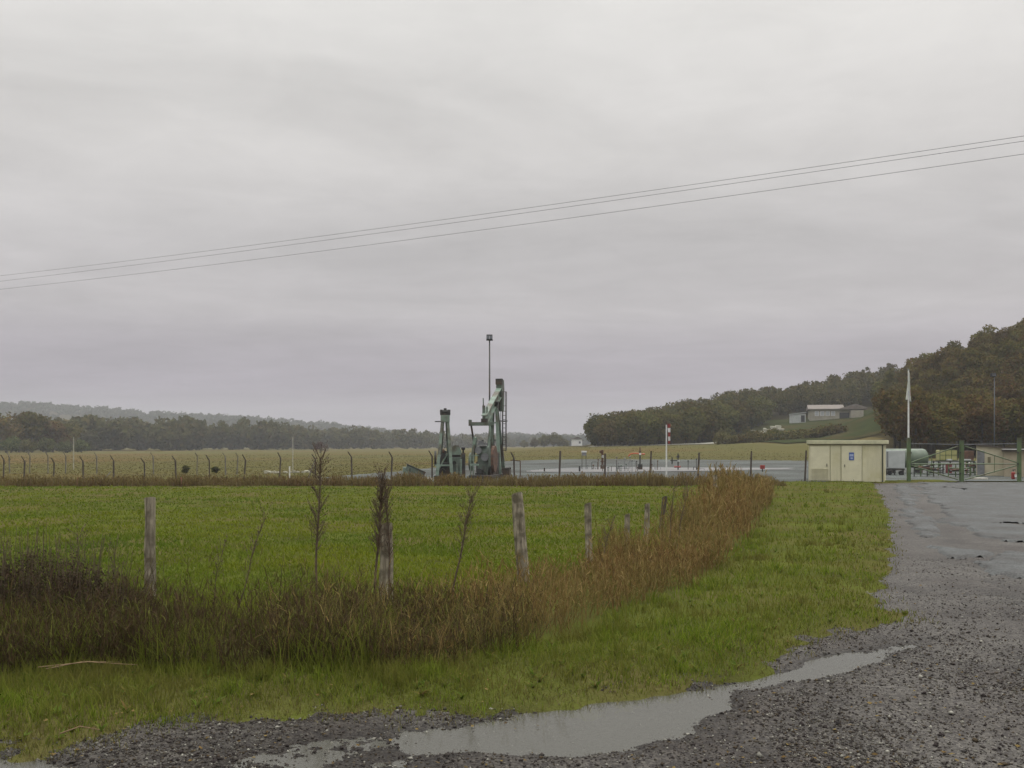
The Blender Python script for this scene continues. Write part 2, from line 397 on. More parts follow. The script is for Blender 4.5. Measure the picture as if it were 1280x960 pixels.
M_boulder = pm("mossy_stone", (0.46, 0.44, 0.36), (0.26, 0.25, 0.19), 2, 0.9, 0.02)
M_greypole = pm("dull_pole", (0.11, 0.115, 0.12), (0.07, 0.075, 0.08), 3, 0.6)
M_wire = pm("cable", (0.06, 0.055, 0.055), (0.05, 0.045, 0.045), 1, 0.6)
M_stalk = pm("dead_stem", (0.125, 0.084, 0.052), (0.060, 0.042, 0.028), 20, 0.9)
M_straw = pm("straw", (0.24, 0.165, 0.08), (0.15, 0.10, 0.05), 20, 0.8)
M_bush_red = fol("reddish_bare_twigs", [(0.06, 0.035, 0.03), (0.095, 0.052, 0.042), (0.07, 0.05, 0.035)], 0.1)
M_concrete = pm("wet_concrete", (0.175, 0.165, 0.158), (0.10, 0.098, 0.095), 0.5, 0.45, spec=0.2, c3=(0.085, 0.09, 0.088), s3=0.10)

def gravel_mat(name, wet, c1, c2, c3, big=0.5, spec=0.12):
    m = bpy.data.materials.new(name); m.use_nodes = True
    nt = m.node_tree; N, L = nt.nodes, nt.links
    b = N["Principled BSDF"]
    b.inputs["Specular IOR Level"].default_value = spec
    g = N.new("ShaderNodeNewGeometry")
    vo = N.new("ShaderNodeTexVoronoi"); vo.inputs["Scale"].default_value = 42
    L.new(g.outputs["Position"], vo.inputs["Vector"])
    rr = N.new("ShaderNodeValToRGB")
    cols = [c3, c2, c1, tuple(v * 1.5 for v in c1), c2]
    while len(rr.color_ramp.elements) < 5: rr.color_ramp.elements.new(0.5)
    for i, (e, c) in enumerate(zip(rr.color_ramp.elements, cols)):
        e.position = i / 4; e.color = lin(c)
    sp = N.new("ShaderNodeSeparateColor"); L.new(vo.outputs["Color"], sp.inputs[0]); L.new(sp.outputs[0], rr.inputs[0])
    n = N.new("ShaderNodeTexNoise"); n.inputs["Scale"].default_value = big; n.inputs["Detail"].default_value = 6; n.inputs["Roughness"].default_value = 0.65
    L.new(g.outputs["Position"], n.inputs["Vector"])
    r2 = N.new("ShaderNodeValToRGB"); r2.color_ramp.elements[0].position = 0.40; r2.color_ramp.elements[1].position = 0.60
    L.new(n.outputs[0], r2.inputs[0])
    mx = N.new("ShaderNodeMixRGB"); mx.blend_type = 'MULTIPLY'; mx.inputs[0].default_value = 1.0
    mud = N.new("ShaderNodeMixRGB"); bp_ = 1; mud.inputs[1].default_value = (0.62, 0.56, 0.52, 1); mud.inputs[2].default_value = (1.25, 1.26, 1.24, 1)
    L.new(r2.outputs[0], mud.inputs[0]); L.new(rr.outputs[0], mx.inputs[1]); L.new(mud.outputs[0], mx.inputs[2])
    L.new(mx.outputs[0], b.inputs["Base Color"])
    rg = N.new("ShaderNodeMapRange"); rg.inputs[3].default_value = wet; rg.inputs[4].default_value = min(0.95, wet + 0.3)
    L.new(n.outputs[0], rg.inputs[0]); L.new(rg.outputs[0], b.inputs["Roughness"])
    bp = N.new("ShaderNodeBump"); bp.inputs["Strength"].default_value = 0.8; bp.inputs["Distance"].default_value = 0.012
    L.new(vo.outputs["Distance"], bp.inputs["Height"]); bp.invert = True
    L.new(bp.outputs[0], b.inputs["Normal"])
    return m
M_gravel = gravel_mat("wet_gravel", 0.45, (0.056, 0.051, 0.045), (0.039, 0.035, 0.032), (0.025, 0.021, 0.020))
M_pad = gravel_mat("pad_gravel", 0.6, (0.074, 0.082, 0.078), (0.060, 0.066, 0.062), (0.046, 0.051, 0.048), 0.12, 0.08)
M_asphalt = gravel_mat("worn_asphalt", 0.42, (0.058, 0.060, 0.060), (0.045, 0.050, 0.050), (0.034, 0.034, 0.035), 0.9, 0.10)
M_pebble = fol("pebbles", [(0.16, 0.15, 0.13), (0.032, 0.027, 0.026), (0.042, 0.037, 0.034), (0.062, 0.056, 0.050), (0.034, 0.028, 0.028), (0.080, 0.074, 0.062), (0.066, 0.050, 0.032), (0.048, 0.044, 0.042), (0.10, 0.095, 0.08), (0.30, 0.29, 0.25)], 0.0)
M_dleaf = fol("fallen_leaves", [(0.09, 0.06, 0.025), (0.15, 0.10, 0.04), (0.20, 0.15, 0.06), (0.07, 0.045, 0.02)], 0.2)

M_water = bpy.data.materials.new("muddy_water"); M_water.use_nodes = True
_b = M_water.node_tree.nodes["Principled BSDF"]
_b.inputs["Base Color"].default_value = (0.105, 0.103, 0.088, 1); _b.inputs["Roughness"].default_value = 0.05; _b.inputs["IOR"].default_value = 1.33
_n = M_water.node_tree.nodes.new("ShaderNodeTexNoise"); _n.inputs["Scale"].default_value = 18
_g = M_water.node_tree.nodes.new("ShaderNodeNewGeometry"); M_water.node_tree.links.new(_g.outputs["Position"], _n.inputs["Vector"])
_bp = M_water.node_tree.nodes.new("ShaderNodeBump"); _bp.inputs["Distance"].default_value = 0.0015; _bp.inputs["Strength"].default_value = 0.5
M_water.node_tree.links.new(_n.outputs[0], _bp.inputs["Height"]); M_water.node_tree.links.new(_bp.outputs[0], _b.inputs["Normal"])

_o = M_water.node_tree.nodes["Material Output"]; _t = M_water.node_tree.nodes.new("ShaderNodeBsdfTransparent"); _m = M_water.node_tree.nodes.new("ShaderNodeMixShader")
_m.inputs[0].default_value = 0.72
M_water.node_tree.links.new(_t.outputs[0], _m.inputs[1]); M_water.node_tree.links.new(_b.outputs[0], _m.inputs[2]); M_water.node_tree.links.new(_m.outputs[0], _o.inputs[0])
# the gravel is soaked dark for a hand's breadth above the water line
_gt = M_gravel.node_tree; _gb = _gt.nodes["Principled BSDF"]
_src = _gb.inputs["Base Color"].links[0].from_socket
_ge = _gt.nodes.new("ShaderNodeNewGeometry"); _sx = _gt.nodes.new("ShaderNodeSeparateXYZ"); _gt.links.new(_ge.outputs["Position"], _sx.inputs[0])
_mr = _gt.nodes.new("ShaderNodeMapRange"); _mr.inputs[1].default_value = -0.034; _mr.inputs[2].default_value = 0.0; _mr.inputs[3].default_value = 0.5; _mr.inputs[4].default_value = 1.0
_gt.links.new(_sx.outputs[2], _mr.inputs[0])
_vm = _gt.nodes.new("ShaderNodeVectorMath"); _vm.operation = 'SCALE'; _gt.links.new(_src, _vm.inputs[0]); _gt.links.new(_mr.outputs[0], _vm.inputs[3]); _gt.links.new(_vm.outputs[0], _gb.inputs["Base Color"])

# ------------------------------------------------------------------ setting: ground sheets
GRAVEL_EDGE = [(1092, 603.5), (1106, 625), (1113, 650), (1116, 680), (1104, 715), (1090, 745), (1098, 762), (1145, 768), (1120, 782), (1040, 788), (1000, 806),
               (962, 826), (940, 838), (860, 850), (780, 863), (700, 876), (600, 886), (500, 889), (400, 886), (310, 890), (240, 900), (130, 922), (60, 937), (-20, 934), (-160, 944), (-500, 950)]
gravel_poly = [GP(*p) for p in GRAVEL_EDGE] + [(-12, 1.2), (40, 1.2), (40, 51), ]
gp_near = [GP(1092, 603.5)]
def gravel_sd(x, y):
    return sdist(gravel_poly, x, y) + (fbm(np.asarray(x) * 3, np.asarray(y) * 3, 3, 3) - 0.5) * 0.35
PUD = [([(535, 928), (600, 893), (700, 874), (800, 860), (900, 846), (950, 837), (958, 850), (925, 872), (872, 905), (800, 938), (700, 946), (600, 940)], 0.068, 0.42),
       ([(150, 955), (260, 922), (400, 906), (560, 900), (590, 925), (560, 960), (420, 990), (200, 990)], 0.038, 0.40),
       ([(-40, 934), (55, 938), (95, 955), (110, 985), (-60, 990)], 0.065, 0.25),
       ([(955, 842), (1030, 815), (1090, 805), (1165, 796), (1160, 806), (1100, 828), (1000, 846)], 0.066, 0.42),
       ([(925, 856), (975, 836), (1030, 818), (1045, 824), (985, 850), (935, 868)], 0.034, 0.35),
       ([(560, 950), (700, 955), (860, 948), (980, 925), (1000, 940), (880, 985), (600, 990)], 0.020, 0.35)]
PUDW = [([GP(*p) for p in poly], dep, soft) for poly, dep, soft in PUD]
WATER_Z = -0.034
def gravel_z(x, y):
    x = np.asarray(x, float); y = np.asarray(y, float)
    near = 1 - ss(13, 24, y)
    z = (fbm(x * 3.1, y * 3.1, 4, 11) - 0.5) * 0.052 * near + (fbm(x * 22, y * 22, 2, 12) - 0.5) * 0.016 * near
    z = z + (fbm(x * 0.7, y * 0.7, 3, 19) - 0.5) * 0.03
    for rx in (3.0, 4.9):                               # wheel ruts curving in from the drive
        xc = rx + 0.36 * np.maximum(y - 8, 0) - 0.9 * ss(12, 4, y)
        z = z - 0.012 * np.exp(-((x - xc) / 0.28) ** 2) * (0.5 + vnoise(x * .8, y * .8, 15)) * (1 - ss(24, 34, y))
    for poly, dep, soft in PUDW:
        z = z - dep * ss(-soft * 0.6, soft, sdist(poly, x, y))
    return z
def grass_z(x, y):
    sd = gravel_sd(x, y)
    z = 0.05 * ss(0.05, -0.6, sd) - 0.10 * ss(0.0, 0.35, sd)
    z = z + (fbm(np.asarray(x) * 0.9, np.asarray(y) * 0.9, 3, 21) - 0.5) * 0.10 * ss(0.0, -1.0, sd)
    return z

# big terrain sheet
def sinh_axis(a, b, n, k, c=0.0):
    t0 = math.asinh((a - c) / abs(b) * math.sinh(k)) / k; t1 = math.asinh((b - c) / abs(b) * math.sinh(k)) / k
    t = np.linspace(t0, t1, n)
    return c + abs(b) * np.sinh(k * t) / math.sinh(k)
xs = sinh_axis(-2400, 2400, 300, 5.5)
ys = sinh_axis(-60, 2420, 300, 5.2)
X, Y = np.meshgrid(xs, ys)
Z = zt(X, Y) - 0.30 * (1 - ss(47, 50, Y)) * (np.abs(X) < 60)
ground = soup("ground", np.stack([X, Y, Z], -1).reshape(-1, 3), [grid_faces(len(ys), len(xs))], M_dirt, smooth=True)
tag(ground, kind="structure")
hm = ground.data; hm.materials.append(M_litter); hm.materials.append(M_lawn)
cx = 0.25 * (X[:-1, :-1] + X[1:, :-1] + X[:-1, 1:] + X[1:, 1:]).ravel(); cy = 0.25 * (Y[:-1, :-1] + Y[1:, :-1] + Y[:-1, 1:] + Y[1:, 1:]).ravel()
pxc = 640 + F * cx / np.maximum(cy, 1)
mi = np.zeros(len(cx), np.int32)
mi[(cy > 222) & (cy < 560) & (cx > 18)] = 1
mi[(cy > 128) & (cy < 260) & (pxc > 1096)] = 1
mi[(cy > 200) & (cy < 284) & (cx > 64) & (pxc < 1120) & (pxc > 945)] = 2
mi[cy > 800] = 1
hm.polygons.foreach_set("material_index", mi); hm.update()

ax = np.arange(55, 125, 1.0); ay = np.arange(186, 296, 1.0)
X, Y = np.meshgrid(ax, ay)
PXg = 640 + F * X / Y
sd = np.minimum(np.minimum(Y - 192, 292 - Y), np.minimum((PXg - 905) * .2, (1125 - PXg) * .2)) + (fbm(X * .12, Y * .12, 4, 77) - .5) * 8
V, Fc = compact(np.stack([X, Y, zt(X, Y) + .22], -1).reshape(-1, 3), grid_faces(len(ay), len(ax), sd[:-1, :-1] > 0))
o = soup("hillside_lawn", V, [Fc], M_lawn, smooth=True); tag(o, kind="structure")

# grass ground (verge and pasture) and gravel road: two sheets that cut each other along the ragged verge
gy = np.concatenate([np.arange(2.0, 16, 0.10), np.arange(16, 53.2, 0.3)]); gx = np.concatenate([np.arange(-48, -9, 0.6), np.arange(-9, 12, 0.13), np.arange(12, 24, 0.3)])
X, Y = np.meshgrid(gx, gy)
Z = grass_z(X, Y)
Z = Z + zt(X, Y) * ss(43, 48, Y) - 0.35 * ss(47.2, 51.5, Y) * (X < 12) 
o = soup("pasture", np.stack([X, Y, Z], -1).reshape(-1, 3), [grid_faces(len(gy), len(gx))], M_grassg, smooth=True)
tag(o, kind="structure")
rows = np.exp(np.linspace(math.log(2.2), math.log(51.2), 560)); us = np.linspace(-0.78, 0.98, 480)
U, Y = np.meshgrid(us, rows); X = U * Y
Z = gravel_z(X, Y)
sd = gravel_sd(X, Y)
k = (sd[:-1, :-1] > -0.6)
V, Fc = compact(np.stack([X, Y, Z], -1).reshape(-1, 3), grid_faces(len(rows), len(us), k))
o = soup("gravel_road", V, [Fc], M_gravel, smooth=True); tag(o, kind="structure")

# water in the hollows of the gravel
mb = MB(); mb.add([(-7.5, 4.2, WATER_Z), (6.5, 4.2, WATER_Z), (6.5, 10.6, WATER_Z), (-7.5, 10.6, WATER_Z)], [(0, 1, 2, 3)])
o = mb.build("puddle", M_water); tag(o, kind="structure")

# broken asphalt on the drive, thin worn sheet with ragged edge lying on the gravel
ASP = [[(1150, 603.6), (1165, 625), (1180, 650), (1215, 668), (1255, 676), (1300, 680), (1420, 690), (1500, 640), (1420, 603.8)],
       [(1172, 684), (1210, 688), (1250, 693), (1246, 699), (1190, 697), (1168, 690)],
       [(1120, 606), (1140, 606), (1150, 640), (1172, 664), (1160, 672), (1134, 650)],
       [(1255, 690), (1340, 694), (1420, 720), (1300, 730), (1230, 712), (1210, 703)]]
for poly in ASP:
    pw = [GP(*p) for p in poly]
    x0, x1 = min(p[0] for p in pw) - .2, max(p[0] for p in pw) + .2; y0, y1 = min(p[1] for p in pw) - .2, max(p[1] for p in pw) + .2
    ax = np.arange(x0, min(x1, 32), 0.09); ay = np.arange(y0, min(y1, 50.8), 0.12)
    X, Y = np.meshgrid(ax, ay)
    sd = sdist(pw, X, Y) + (fbm(X * 1.5, Y * 1.0, 5, 31) - 0.5) * 1.1
    sd = np.where(sd > 0.8, sd - 1.3 * np.maximum(0, fbm(X * 0.8, Y * 0.5, 4, 41) - 0.62) * 8, sd)
    Zg = gravel_z(X, Y)
    Z = Zg + 0.060 * ss(-0.02, 0.05, sd) - 0.02 + 0.010 * (fbm(X, Y, 3, 6) - .5)
    kk = (sd[:-1, :-1] > -0.12)
    if kk.sum() < 4: continue
    V, Fc = compact(np.stack([X, Y, Z], -1).reshape(-1, 3), grid_faces(len(ay), len(ax), kk))
    o = soup("asphalt_surface", V, [Fc], M_asphalt, smooth=True); tag(o, kind="structure")

# the well pad behind the fence, its pale slab, a farm track
PADP = [(372, 601), (380, 594), (470, 589), (545, 583), (640, 576), (720, 575), (1010, 577), (1300, 577), (1500, 578)]
padw = [GP(*p) for p in PADP] + [(60, 51.3), (18, 51.3), (10, 49.2), (-8, 50)]
ax = np.arange(-16, 62, 0.8); ay = np.arange(48.5, 127, 0.8)
X, Y = np.meshgrid(ax, ay)
sd = sdist(padw, X, Y) + (fbm(X * .25, Y * .12, 4, 51) - .5) * 4.0 * ss(56, 70, Y)
Z = zt(X, Y) + 0.05
V, Fc = compact(np.stack([X, Y, Z], -1).reshape(-1, 3), grid_faces(len(ay), len(ax), sd[:-1, :-1] > 0))
o = soup("well_pad", V, [Fc], M_pad, smooth=True); tag(o, kind="structure")
SLAB = [GP(*p) for p in [(655, 590.5), (690, 587), (760, 584.5), (850, 585.5), (985, 586), (985, 588), (900, 589.5), (760, 591.8), (655, 591.8)]]
ax = np.arange(0, 24, 0.35); ay = np.arange(66, 86, 0.35)
X, Y = np.meshgrid(ax, ay)
sd = sdist(SLAB, X, Y) + (fbm(X * .5, Y * .25, 4, 61) - .5) * 2.2
Z = zt(X, Y) + 0.085
V, Fc = compact(np.stack([X, Y, Z], -1).reshape(-1, 3), grid_faces(len(ay), len(ax), sd[:-1, :-1] > 0))
o = soup("concrete_slab", V, [Fc], M_concrete, smooth=True); tag(o, kind="structure")
tx = np.linspace(18, 52, 40)
V = np.concatenate([np.stack([tx, 222 + 0 * tx, zt(tx, 222 + 0 * tx) + 0.12], -1), np.stack([tx, 229 + 0 * tx, zt(tx, 229 + 0 * tx) + 0.12], -1)])
o = soup("farm_track", V, [np.stack([np.arange(39), np.arange(1, 40), np.arange(41, 80), np.arange(40, 79)], -1)], M_stone); tag(o, kind="structure")

# ------------------------------------------------------------------ blades of grass and weeds
def blades(P, h, w, lean, az=None, seg=2):
    """P (n,3) roots; each blade a bent tapering strip of its own"""
    n = len(P)
    if az is None: az = rng.uniform(0, 2 * math.pi, n)
    fa = rng.uniform(0, 2 * math.pi, n)
    wx, wy = np.cos(fa) * w / 2, np.sin(fa) * w / 2
    lx, ly = np.cos(az) * lean * h, np.sin(az) * lean * h
    hz = h * np.sqrt(np.maximum(0.05, 1 - np.minimum(lean, 0.97) ** 2))
    r = np.zeros((n, 5, 3))
    for j, sgn in ((0, -1), (1, 1)):
        r[:, j, 0] = P[:, 0] + sgn * wx; r[:, j, 1] = P[:, 1] + sgn * wy; r[:, j, 2] = P[:, 2] - 0.01
    for j, sgn in ((2, -1), (3, 1)):
        r[:, j, 0] = P[:, 0] + lx * 0.38 + sgn * wx * 0.8; r[:, j, 1] = P[:, 1] + ly * 0.38 + sgn * wy * 0.8; r[:, j, 2] = P[:, 2] + hz * 0.58
    r[:, 4, 0] = P[:, 0] + lx; r[:, 4, 1] = P[:, 1] + ly; r[:, 4, 2] = P[:, 2] + hz
    b = np.arange(n)[:, None] * 5
    return r.reshape(-1, 3), b + np.array([[0, 1, 3, 2]]), b + np.array([[2, 3, 4]])
def blade_obj(name, parts, mat):
    Vs, Q, T, o = [], [], [], 0
    for v, q, t in parts:
        Vs.append(v); Q.append(q + o); T.append(t + o); o += len(v)
    return soup(name, np.concatenate(Vs), [np.concatenate(Q), np.concatenate(T)], mat)
def scatter(n, Y0, Y1, u0, u1, p=1.0):
    """more plants near the eye than far away, over the wedge in view and a margin"""
    t = rng.random(n)
    y = 1.0 / ((1 - t) / Y0 + t / Y1) if p == 1 else np.exp(math.log(Y0) + t * math.log(Y1 / Y0))
    return rng.uniform(u0, u1, n) * y, y

# strip of tall weeds: centre line along the old fence
WEED_PX = [(-400, 852), (-100, 856), (100, 852), (200, 850), (330, 854), (440, 854), (560, 844), (650, 818), (760, 785), (860, 740), (908, 703), (940, 664), (957, 636), (968, 614)]
weed_front = [GP(*p) for p in WEED_PX]
weed_back = [(-20, 10.4), (-9, 10.1), (-5.5, 10.0), (-3.0, 10.0), (-1.2, 10.7), (0.0, 12.4), (0.8, 14.2), (1.6, 16.0), (2.4, 18.0), (3.4, 21.0), (4.6, 25.0), (6.2, 31.0), (8.5, 40.0)]
weed_poly = weed_front + weed_back[::-1]
def in_weeds(x, y):
    return sdist(weed_poly, x, y) + (fbm(x * 1.1, y * 1.1, 3, 71) - .5) * 0.7

# verge grass
x, y = scatter(150000, 5.6, 52, -0.66, 0.52, 1)
sd = gravel_sd(x, y); wd = sdist(weed_poly, x, y)
side = (wd < 0.25) & ((x > np.interp(y, [p[1] for p in weed_front][::-1] if weed_front[0][1] > weed_front[-1][1] else [p[1] for p in weed_front], [p[0] for p in weed_front][::-1] if weed_front[0][1] > weed_front[-1][1] else [p[0] for p in weed_front])) | (y < 9.0))
dens = ss(0.22, -0.30, sd) * (0.55 + 0.9 * ss(0.35, 0.6, fbm(x * 1.3, y * 1.3, 3, 81)))
k = side & (rng.random(len(x)) < dens) & (y < 51)
x, y, sd = x[k], y[k], sd[k]
edge = ss(-1.1, -0.1, sd)
h = rng.uniform(0.04, 0.13, len(x)) * (1.15 - 0.45 * edge) * (0.35 + 1.3 * fbm(x * 1.6, y * 1.6, 3, 4))
tall = (rng.random(len(x)) < 0.04); h[tall] *= 1.8
lip = (sdist(weed_poly, x, y) > -0.2) ; h[lip] *= 1.15
tx, ty = scatter(2600, 5.9, 40, -0.62, 0.5, 1)
tsd = gravel_sd(tx, ty); twd = sdist(weed_poly, tx, ty)
kk = (tsd < -0.25) & (twd < 0.1) & ((ty < 9.2) | (tx > np.interp(ty, [8, 11, 14, 23, 37], [-1.5, 1.2, 2.8, 5.7, 9.9]))) & (rng.random(len(tx)) < np.where(twd > -0.6, 1, .33))
tx, ty, twd = tx[kk], ty[kk], twd[kk]
nb = 22
bx = np.repeat(tx, nb) + rng.normal(0, .05, len(tx) * nb); by = np.repeat(ty, nb) + rng.normal(0, .05, len(tx) * nb)
bh = np.repeat(rng.uniform(.12, .26, len(tx)) * np.where(twd > -0.6, .85, .85), nb) * rng.uniform(.5, 1.15, len(bx))
tuft_parts = blades(np.stack([bx, by, grass_z(bx, by)], -1), bh, np.maximum(0.006, 0.0009 * by), rng.uniform(.1, .85, len(bx)))
wx, wy = scatter(800, 5.9, 30, -0.62, 0.5, 1); wsd = gravel_sd(wx, wy)
kk = (wsd < -0.1) & (sdist(weed_poly, wx, wy) < 0) & ((wy < 9.2) | (wx > np.interp(wy, [8, 11, 14, 23, 37], [-1.5, 1.2, 2.8, 5.7, 9.9]))); wx, wy = wx[kk], wy[kk]
nb = 9; qx = np.repeat(wx, nb); qy = np.repeat(wy, nb)
broad = blades(np.stack([qx, qy, grass_z(qx, qy) + .01], -1), rng.uniform(.05, .12, len(qx)), rng.uniform(.014, .026, len(qx)), rng.uniform(.75, .985, len(qx)))
o = blade_obj("broad_leaf_weeds", [broad], fol("dock_leaves", [(0.08, 0.125, 0.020), (0.11, 0.16, 0.026), (0.13, 0.15, 0.034), (0.16, 0.11, 0.04)], .3)); tag(o, "low broad leaved weeds dotted through the verge grass", "weeds", kind="stuff")
verge_parts = blades(np.stack([x, y, grass_z(x, y)], -1), h, np.maximum(0.005, 0.0008 * y) * rng.uniform(.8, 1.5, len(x)), rng.uniform(0.25, 0.95, len(x)))
o = blade_obj("verge_grass", [verge_parts, tuft_parts], M_green); tag(o, "short wet green grass on the verge beside the gravel drive", "grass", kind="stuff")

# thin tan and brown grass where the verge meets the gravel
x, y = scatter(90000, 5.4, 51, -0.66, 0.52, 1)
sd = gravel_sd(x, y)
k = (sd > -1.3 - .5 * (y < 8.5) + 0.9 * fbm(x, y, 3, 8)) & (sd < 0.30 + 0.5 * (fbm(x * 2, y * 2, 3, 18) - .5)) & (rng.random(len(x)) < ss(0.5, -0.1, sd) * 0.75) & (y < 50.5)
x, y, sd = x[k], y[k], sd[k]
M_edge = fol("dry_verge_blades", [(0.085, 0.070, 0.028), (0.130, 0.110, 0.036), (0.105, 0.125, 0.024), (0.190, 0.160, 0.070), (0.065, 0.045, 0.024)], 0.25)
o = blade_obj("thin_verge_grass", [blades(np.stack([x, y, np.maximum(grass_z(x, y), gravel_z(x, y))], -1), rng.uniform(0.02, 0.08, len(x)), np.maximum(0.005, 0.0008 * y), rng.uniform(0.3, 0.97, len(x)))], M_edge)
tag(o, "thin brown and yellow grass along the ragged edge of the gravel", "grass", kind="stuff")

# pasture grass
x, y = scatter(170000, 9.6, 45.5, -0.74, 0.40, 1)
wd = in_weeds(x, y)
xl = np.interp(y, [p[1] for p in weed_back], [p[0] for p in weed_back])
k = (x < xl + 0.5) & (y < 45) & (y > 10.6)
x, y = x[k], y[k]
h = rng.uniform(0.04, 0.10, len(x)) * (0.5 + 1.0 * fbm(x * 0.5, y * 0.5, 3, 4))
o = blade_obj("pasture_grass", [blades(np.stack([x, y, grass_z(x, y)], -1), h, np.maximum(0.006, 0.0009 * y) * rng.uniform(.8, 1.6, len(x)), rng.uniform(0.45, 0.97, len(x)))], M_past)
tag(o, "short green pasture grass filling the field behind the wooden posts", "grass", kind="stuff")

# tall weeds along the old fence: dark ones on the left, dry tan ones on the right
def weeds(x, y, hmin, hmax, wfac, twigs, leanmax, zf=grass_z):
    z = zf(x, y)
    h = rng.uniform(hmin, hmax, len(x)) * np.interp(y, [8.5, 10.5, 13, 16, 22, 30], [1.0, .82, .70, .80, .98, 1.08]) * (0.35 + 1.15 * fbm(x * 1.3, y * 1.3 / (1 + 0.03 * y), 2, 91))
    az = rng.uniform(0, 2 * math.pi, len(x)); lean = rng.uniform(0.03, leanmax, len(x))
    w = np.maximum(0.006, wfac * y) * rng.uniform(0.7, 1.3, len(x))
    parts = [blades(np.stack([x, y, z], -1), h, w, lean, az)]
    for i in range(twigs):
        t = rng.uniform(0.25, 0.95, len(x))
        px_ = x + np.cos(az) * lean * h * t ** 1.5; py_ = y + np.sin(az) * lean * h * t ** 1.5; pz_ = z + h * t * 0.95
        parts.append(blades(np.stack([px_, py_, pz_], -1), h * rng.uniform(0.10, 0.30, len(x)), w * 1.0, rng.uniform(0.3, 1.25, len(x))))
    return parts
# left, dark
n = 21000
x = rng.uniform(-10.5, 0.3, n); y = rng.uniform(7.9, 11.2, n)
d = in_weeds(x, y); k = (d > 0) & (rng.random(n) < np.interp(x, [-10, -1.5, 0.3], [1, 1, .35])); x, y = x[k], y[k]
cl = fbm(x * 1.1, y * 0.9, 3, 135); k = rng.random(len(x)) < np.clip((cl - .34) * 5.0, .14, 1) ; x, y = x[k], y[k]
P1 = weeds(x, y, 0.20, 0.60, 0.0008, 7, 0.95)
P1 += weeds(x[::11], y[::11], 0.5, 0.9, 0.0005, 5, 0.5)
n = 9000
gx_ = rng.uniform(-5.6, -1.2, n); gy_ = rng.uniform(8.1, 10.2, n); kk = (in_weeds(gx_, gy_) > -.1) & (fbm(gx_ * 1.3, gy_, 3, 140) > .47)
o = blade_obj("rank_grass", [blades(np.stack([gx_[kk], gy_[kk], grass_z(gx_[kk], gy_[kk])], -1), rng.uniform(.2, .55, kk.sum()), rng.uniform(.006, .011, kk.sum()), rng.uniform(.1, .8, kk.sum()))], fol("rank_blades", [(0.10, 0.12, 0.02), (0.16, 0.185, 0.03), (0.21, 0.215, 0.05)], .3))
tag(o, "rank yellow green grass growing between the dark weeds", "grass", kind="stuff")
o = blade_obj("dark_weeds", P1, M_weed_dark); tag(o, "dark brown and green tall weeds along the left stretch of old fence", "weeds", kind="stuff")
# right, tan
n = 34000
t = rng.random(n); y = np.where(t < 0.62, rng.uniform(8.2, 16, n), rng.uniform(15, 41, n)); x = rng.uniform(-2.5, 10, n)
d = in_weeds(x, y); k = (d > 0) & (x > np.interp(y, [8, 11], [-2.2, -1.8]) ) & (rng.random(n) < .45 + .9 * ss(.36, .56, fbm(x * 1.2, y * .8, 3, 150))) & (rng.random(n) < np.interp(x, [-2.2, 0.2], [.35, 1]))
x, y = x[k], y[k]
P2 = weeds(x, y, 0.35, 0.85, 0.0008, 5, 0.85)
n2 = 5000
t = rng.random(n2); y = rng.uniform(20, 41, n2); x = rng.uniform(2, 10, n2); d = in_weeds(x, y); k = d > 0
P2 += weeds(x[k], y[k], 0.45, 1.0, 0.0009, 3, 0.4)
P2 += weeds(x[k][::2], y[k][::2], 0.35, 0.85, 0.0007, 7, 0.9)
o = blade_obj("dry_weeds", P2, M_weed_tan); tag(o, "dry tan weeds and grass along the receding line of old posts", "weeds", kind="stuff")
# rusty belt at the foot of the compound fence
n = 16000
x = rng.uniform(-36, 13, n); y = 45.2 + rng.random(n) * 3.0
h0 = np.interp(x, [-36, 0, 12], [0.28, 0.38, 0.42])
zz = lambda a, b: zt(a, b)
P3 = weeds(x, y, 0.16, 0.56, 0.0009, 2, 0.5, zf=lambda a, b: zt(a, b) * ss(43, 48, b) + 0.0)
o = blade_obj("rusty_weeds", P3, M_weed_red); tag(o, "low belt of rusty brown weeds at the foot of the compound fence", "weeds", kind="stuff")
# rough grass of the far field, clumps
x, y = scatter(60000, 50, 240, -0.62, 0.40, 1)
ins = sdist(padw, x, y); k = (ins < -0.5) & ~((y > 128) & (x > 46))
x, y = x[k], y[k]
M_rough = fol("rough_field_grass", [(0.088, 0.084, 0.032), (0.094, 0.086, 0.034), (0.102, 0.090, 0.038), (0.090, 0.090, 0.033)], 0.3, patch=(0.135, 0.096, 0.036), ps=0.03)
o = blade_obj("field_grass", [blades(np.stack([x, y, zt(x, y)], -1), rng.uniform(.06, .16, len(x)), 0.0012 * y, rng.uniform(.80, .985, len(x)))], M_rough)
tag(o, "rough olive brown grass of the wide field beyond the compound", "grass", kind="stuff")

# pebbles lying on the gravel, fallen leaves
n = 150000
x, y = scatter(n, 5.0, 17, -0.62, 0.66, 1)
sd = gravel_sd(x, y); k = (sd > -0.22) & (rng.random(len(x)) < 0.35 + 1.3 * ss(.38, .62, fbm(x * .9, y * .5, 4, 33))); x, y = x[k], y[k]
z = np.maximum(gravel_z(x, y), np.where(gravel_sd(x, y) < 0.05, grass_z(x, y) - 0.03, -9))
s = rng.gamma(1.7, 0.0023, len(x)) + 0.0028; s = np.minimum(s, 0.024)
oct_ = np.array([[1, 0, 0], [-1, 0, 0], [0, 1, 0], [0, -1, 0], [0, 0, .7], [0, 0, -.7]])
V = oct_[None] * s[:, None, None] * rng.uniform(.6, 1.4, (len(x), 6, 1)) + rng.normal(0, .18, (len(x), 6, 3)) * s[:, None, None]
a = rng.uniform(0, 6.28, len(x)); ca, sa = np.cos(a)[:, None], np.sin(a)[:, None]
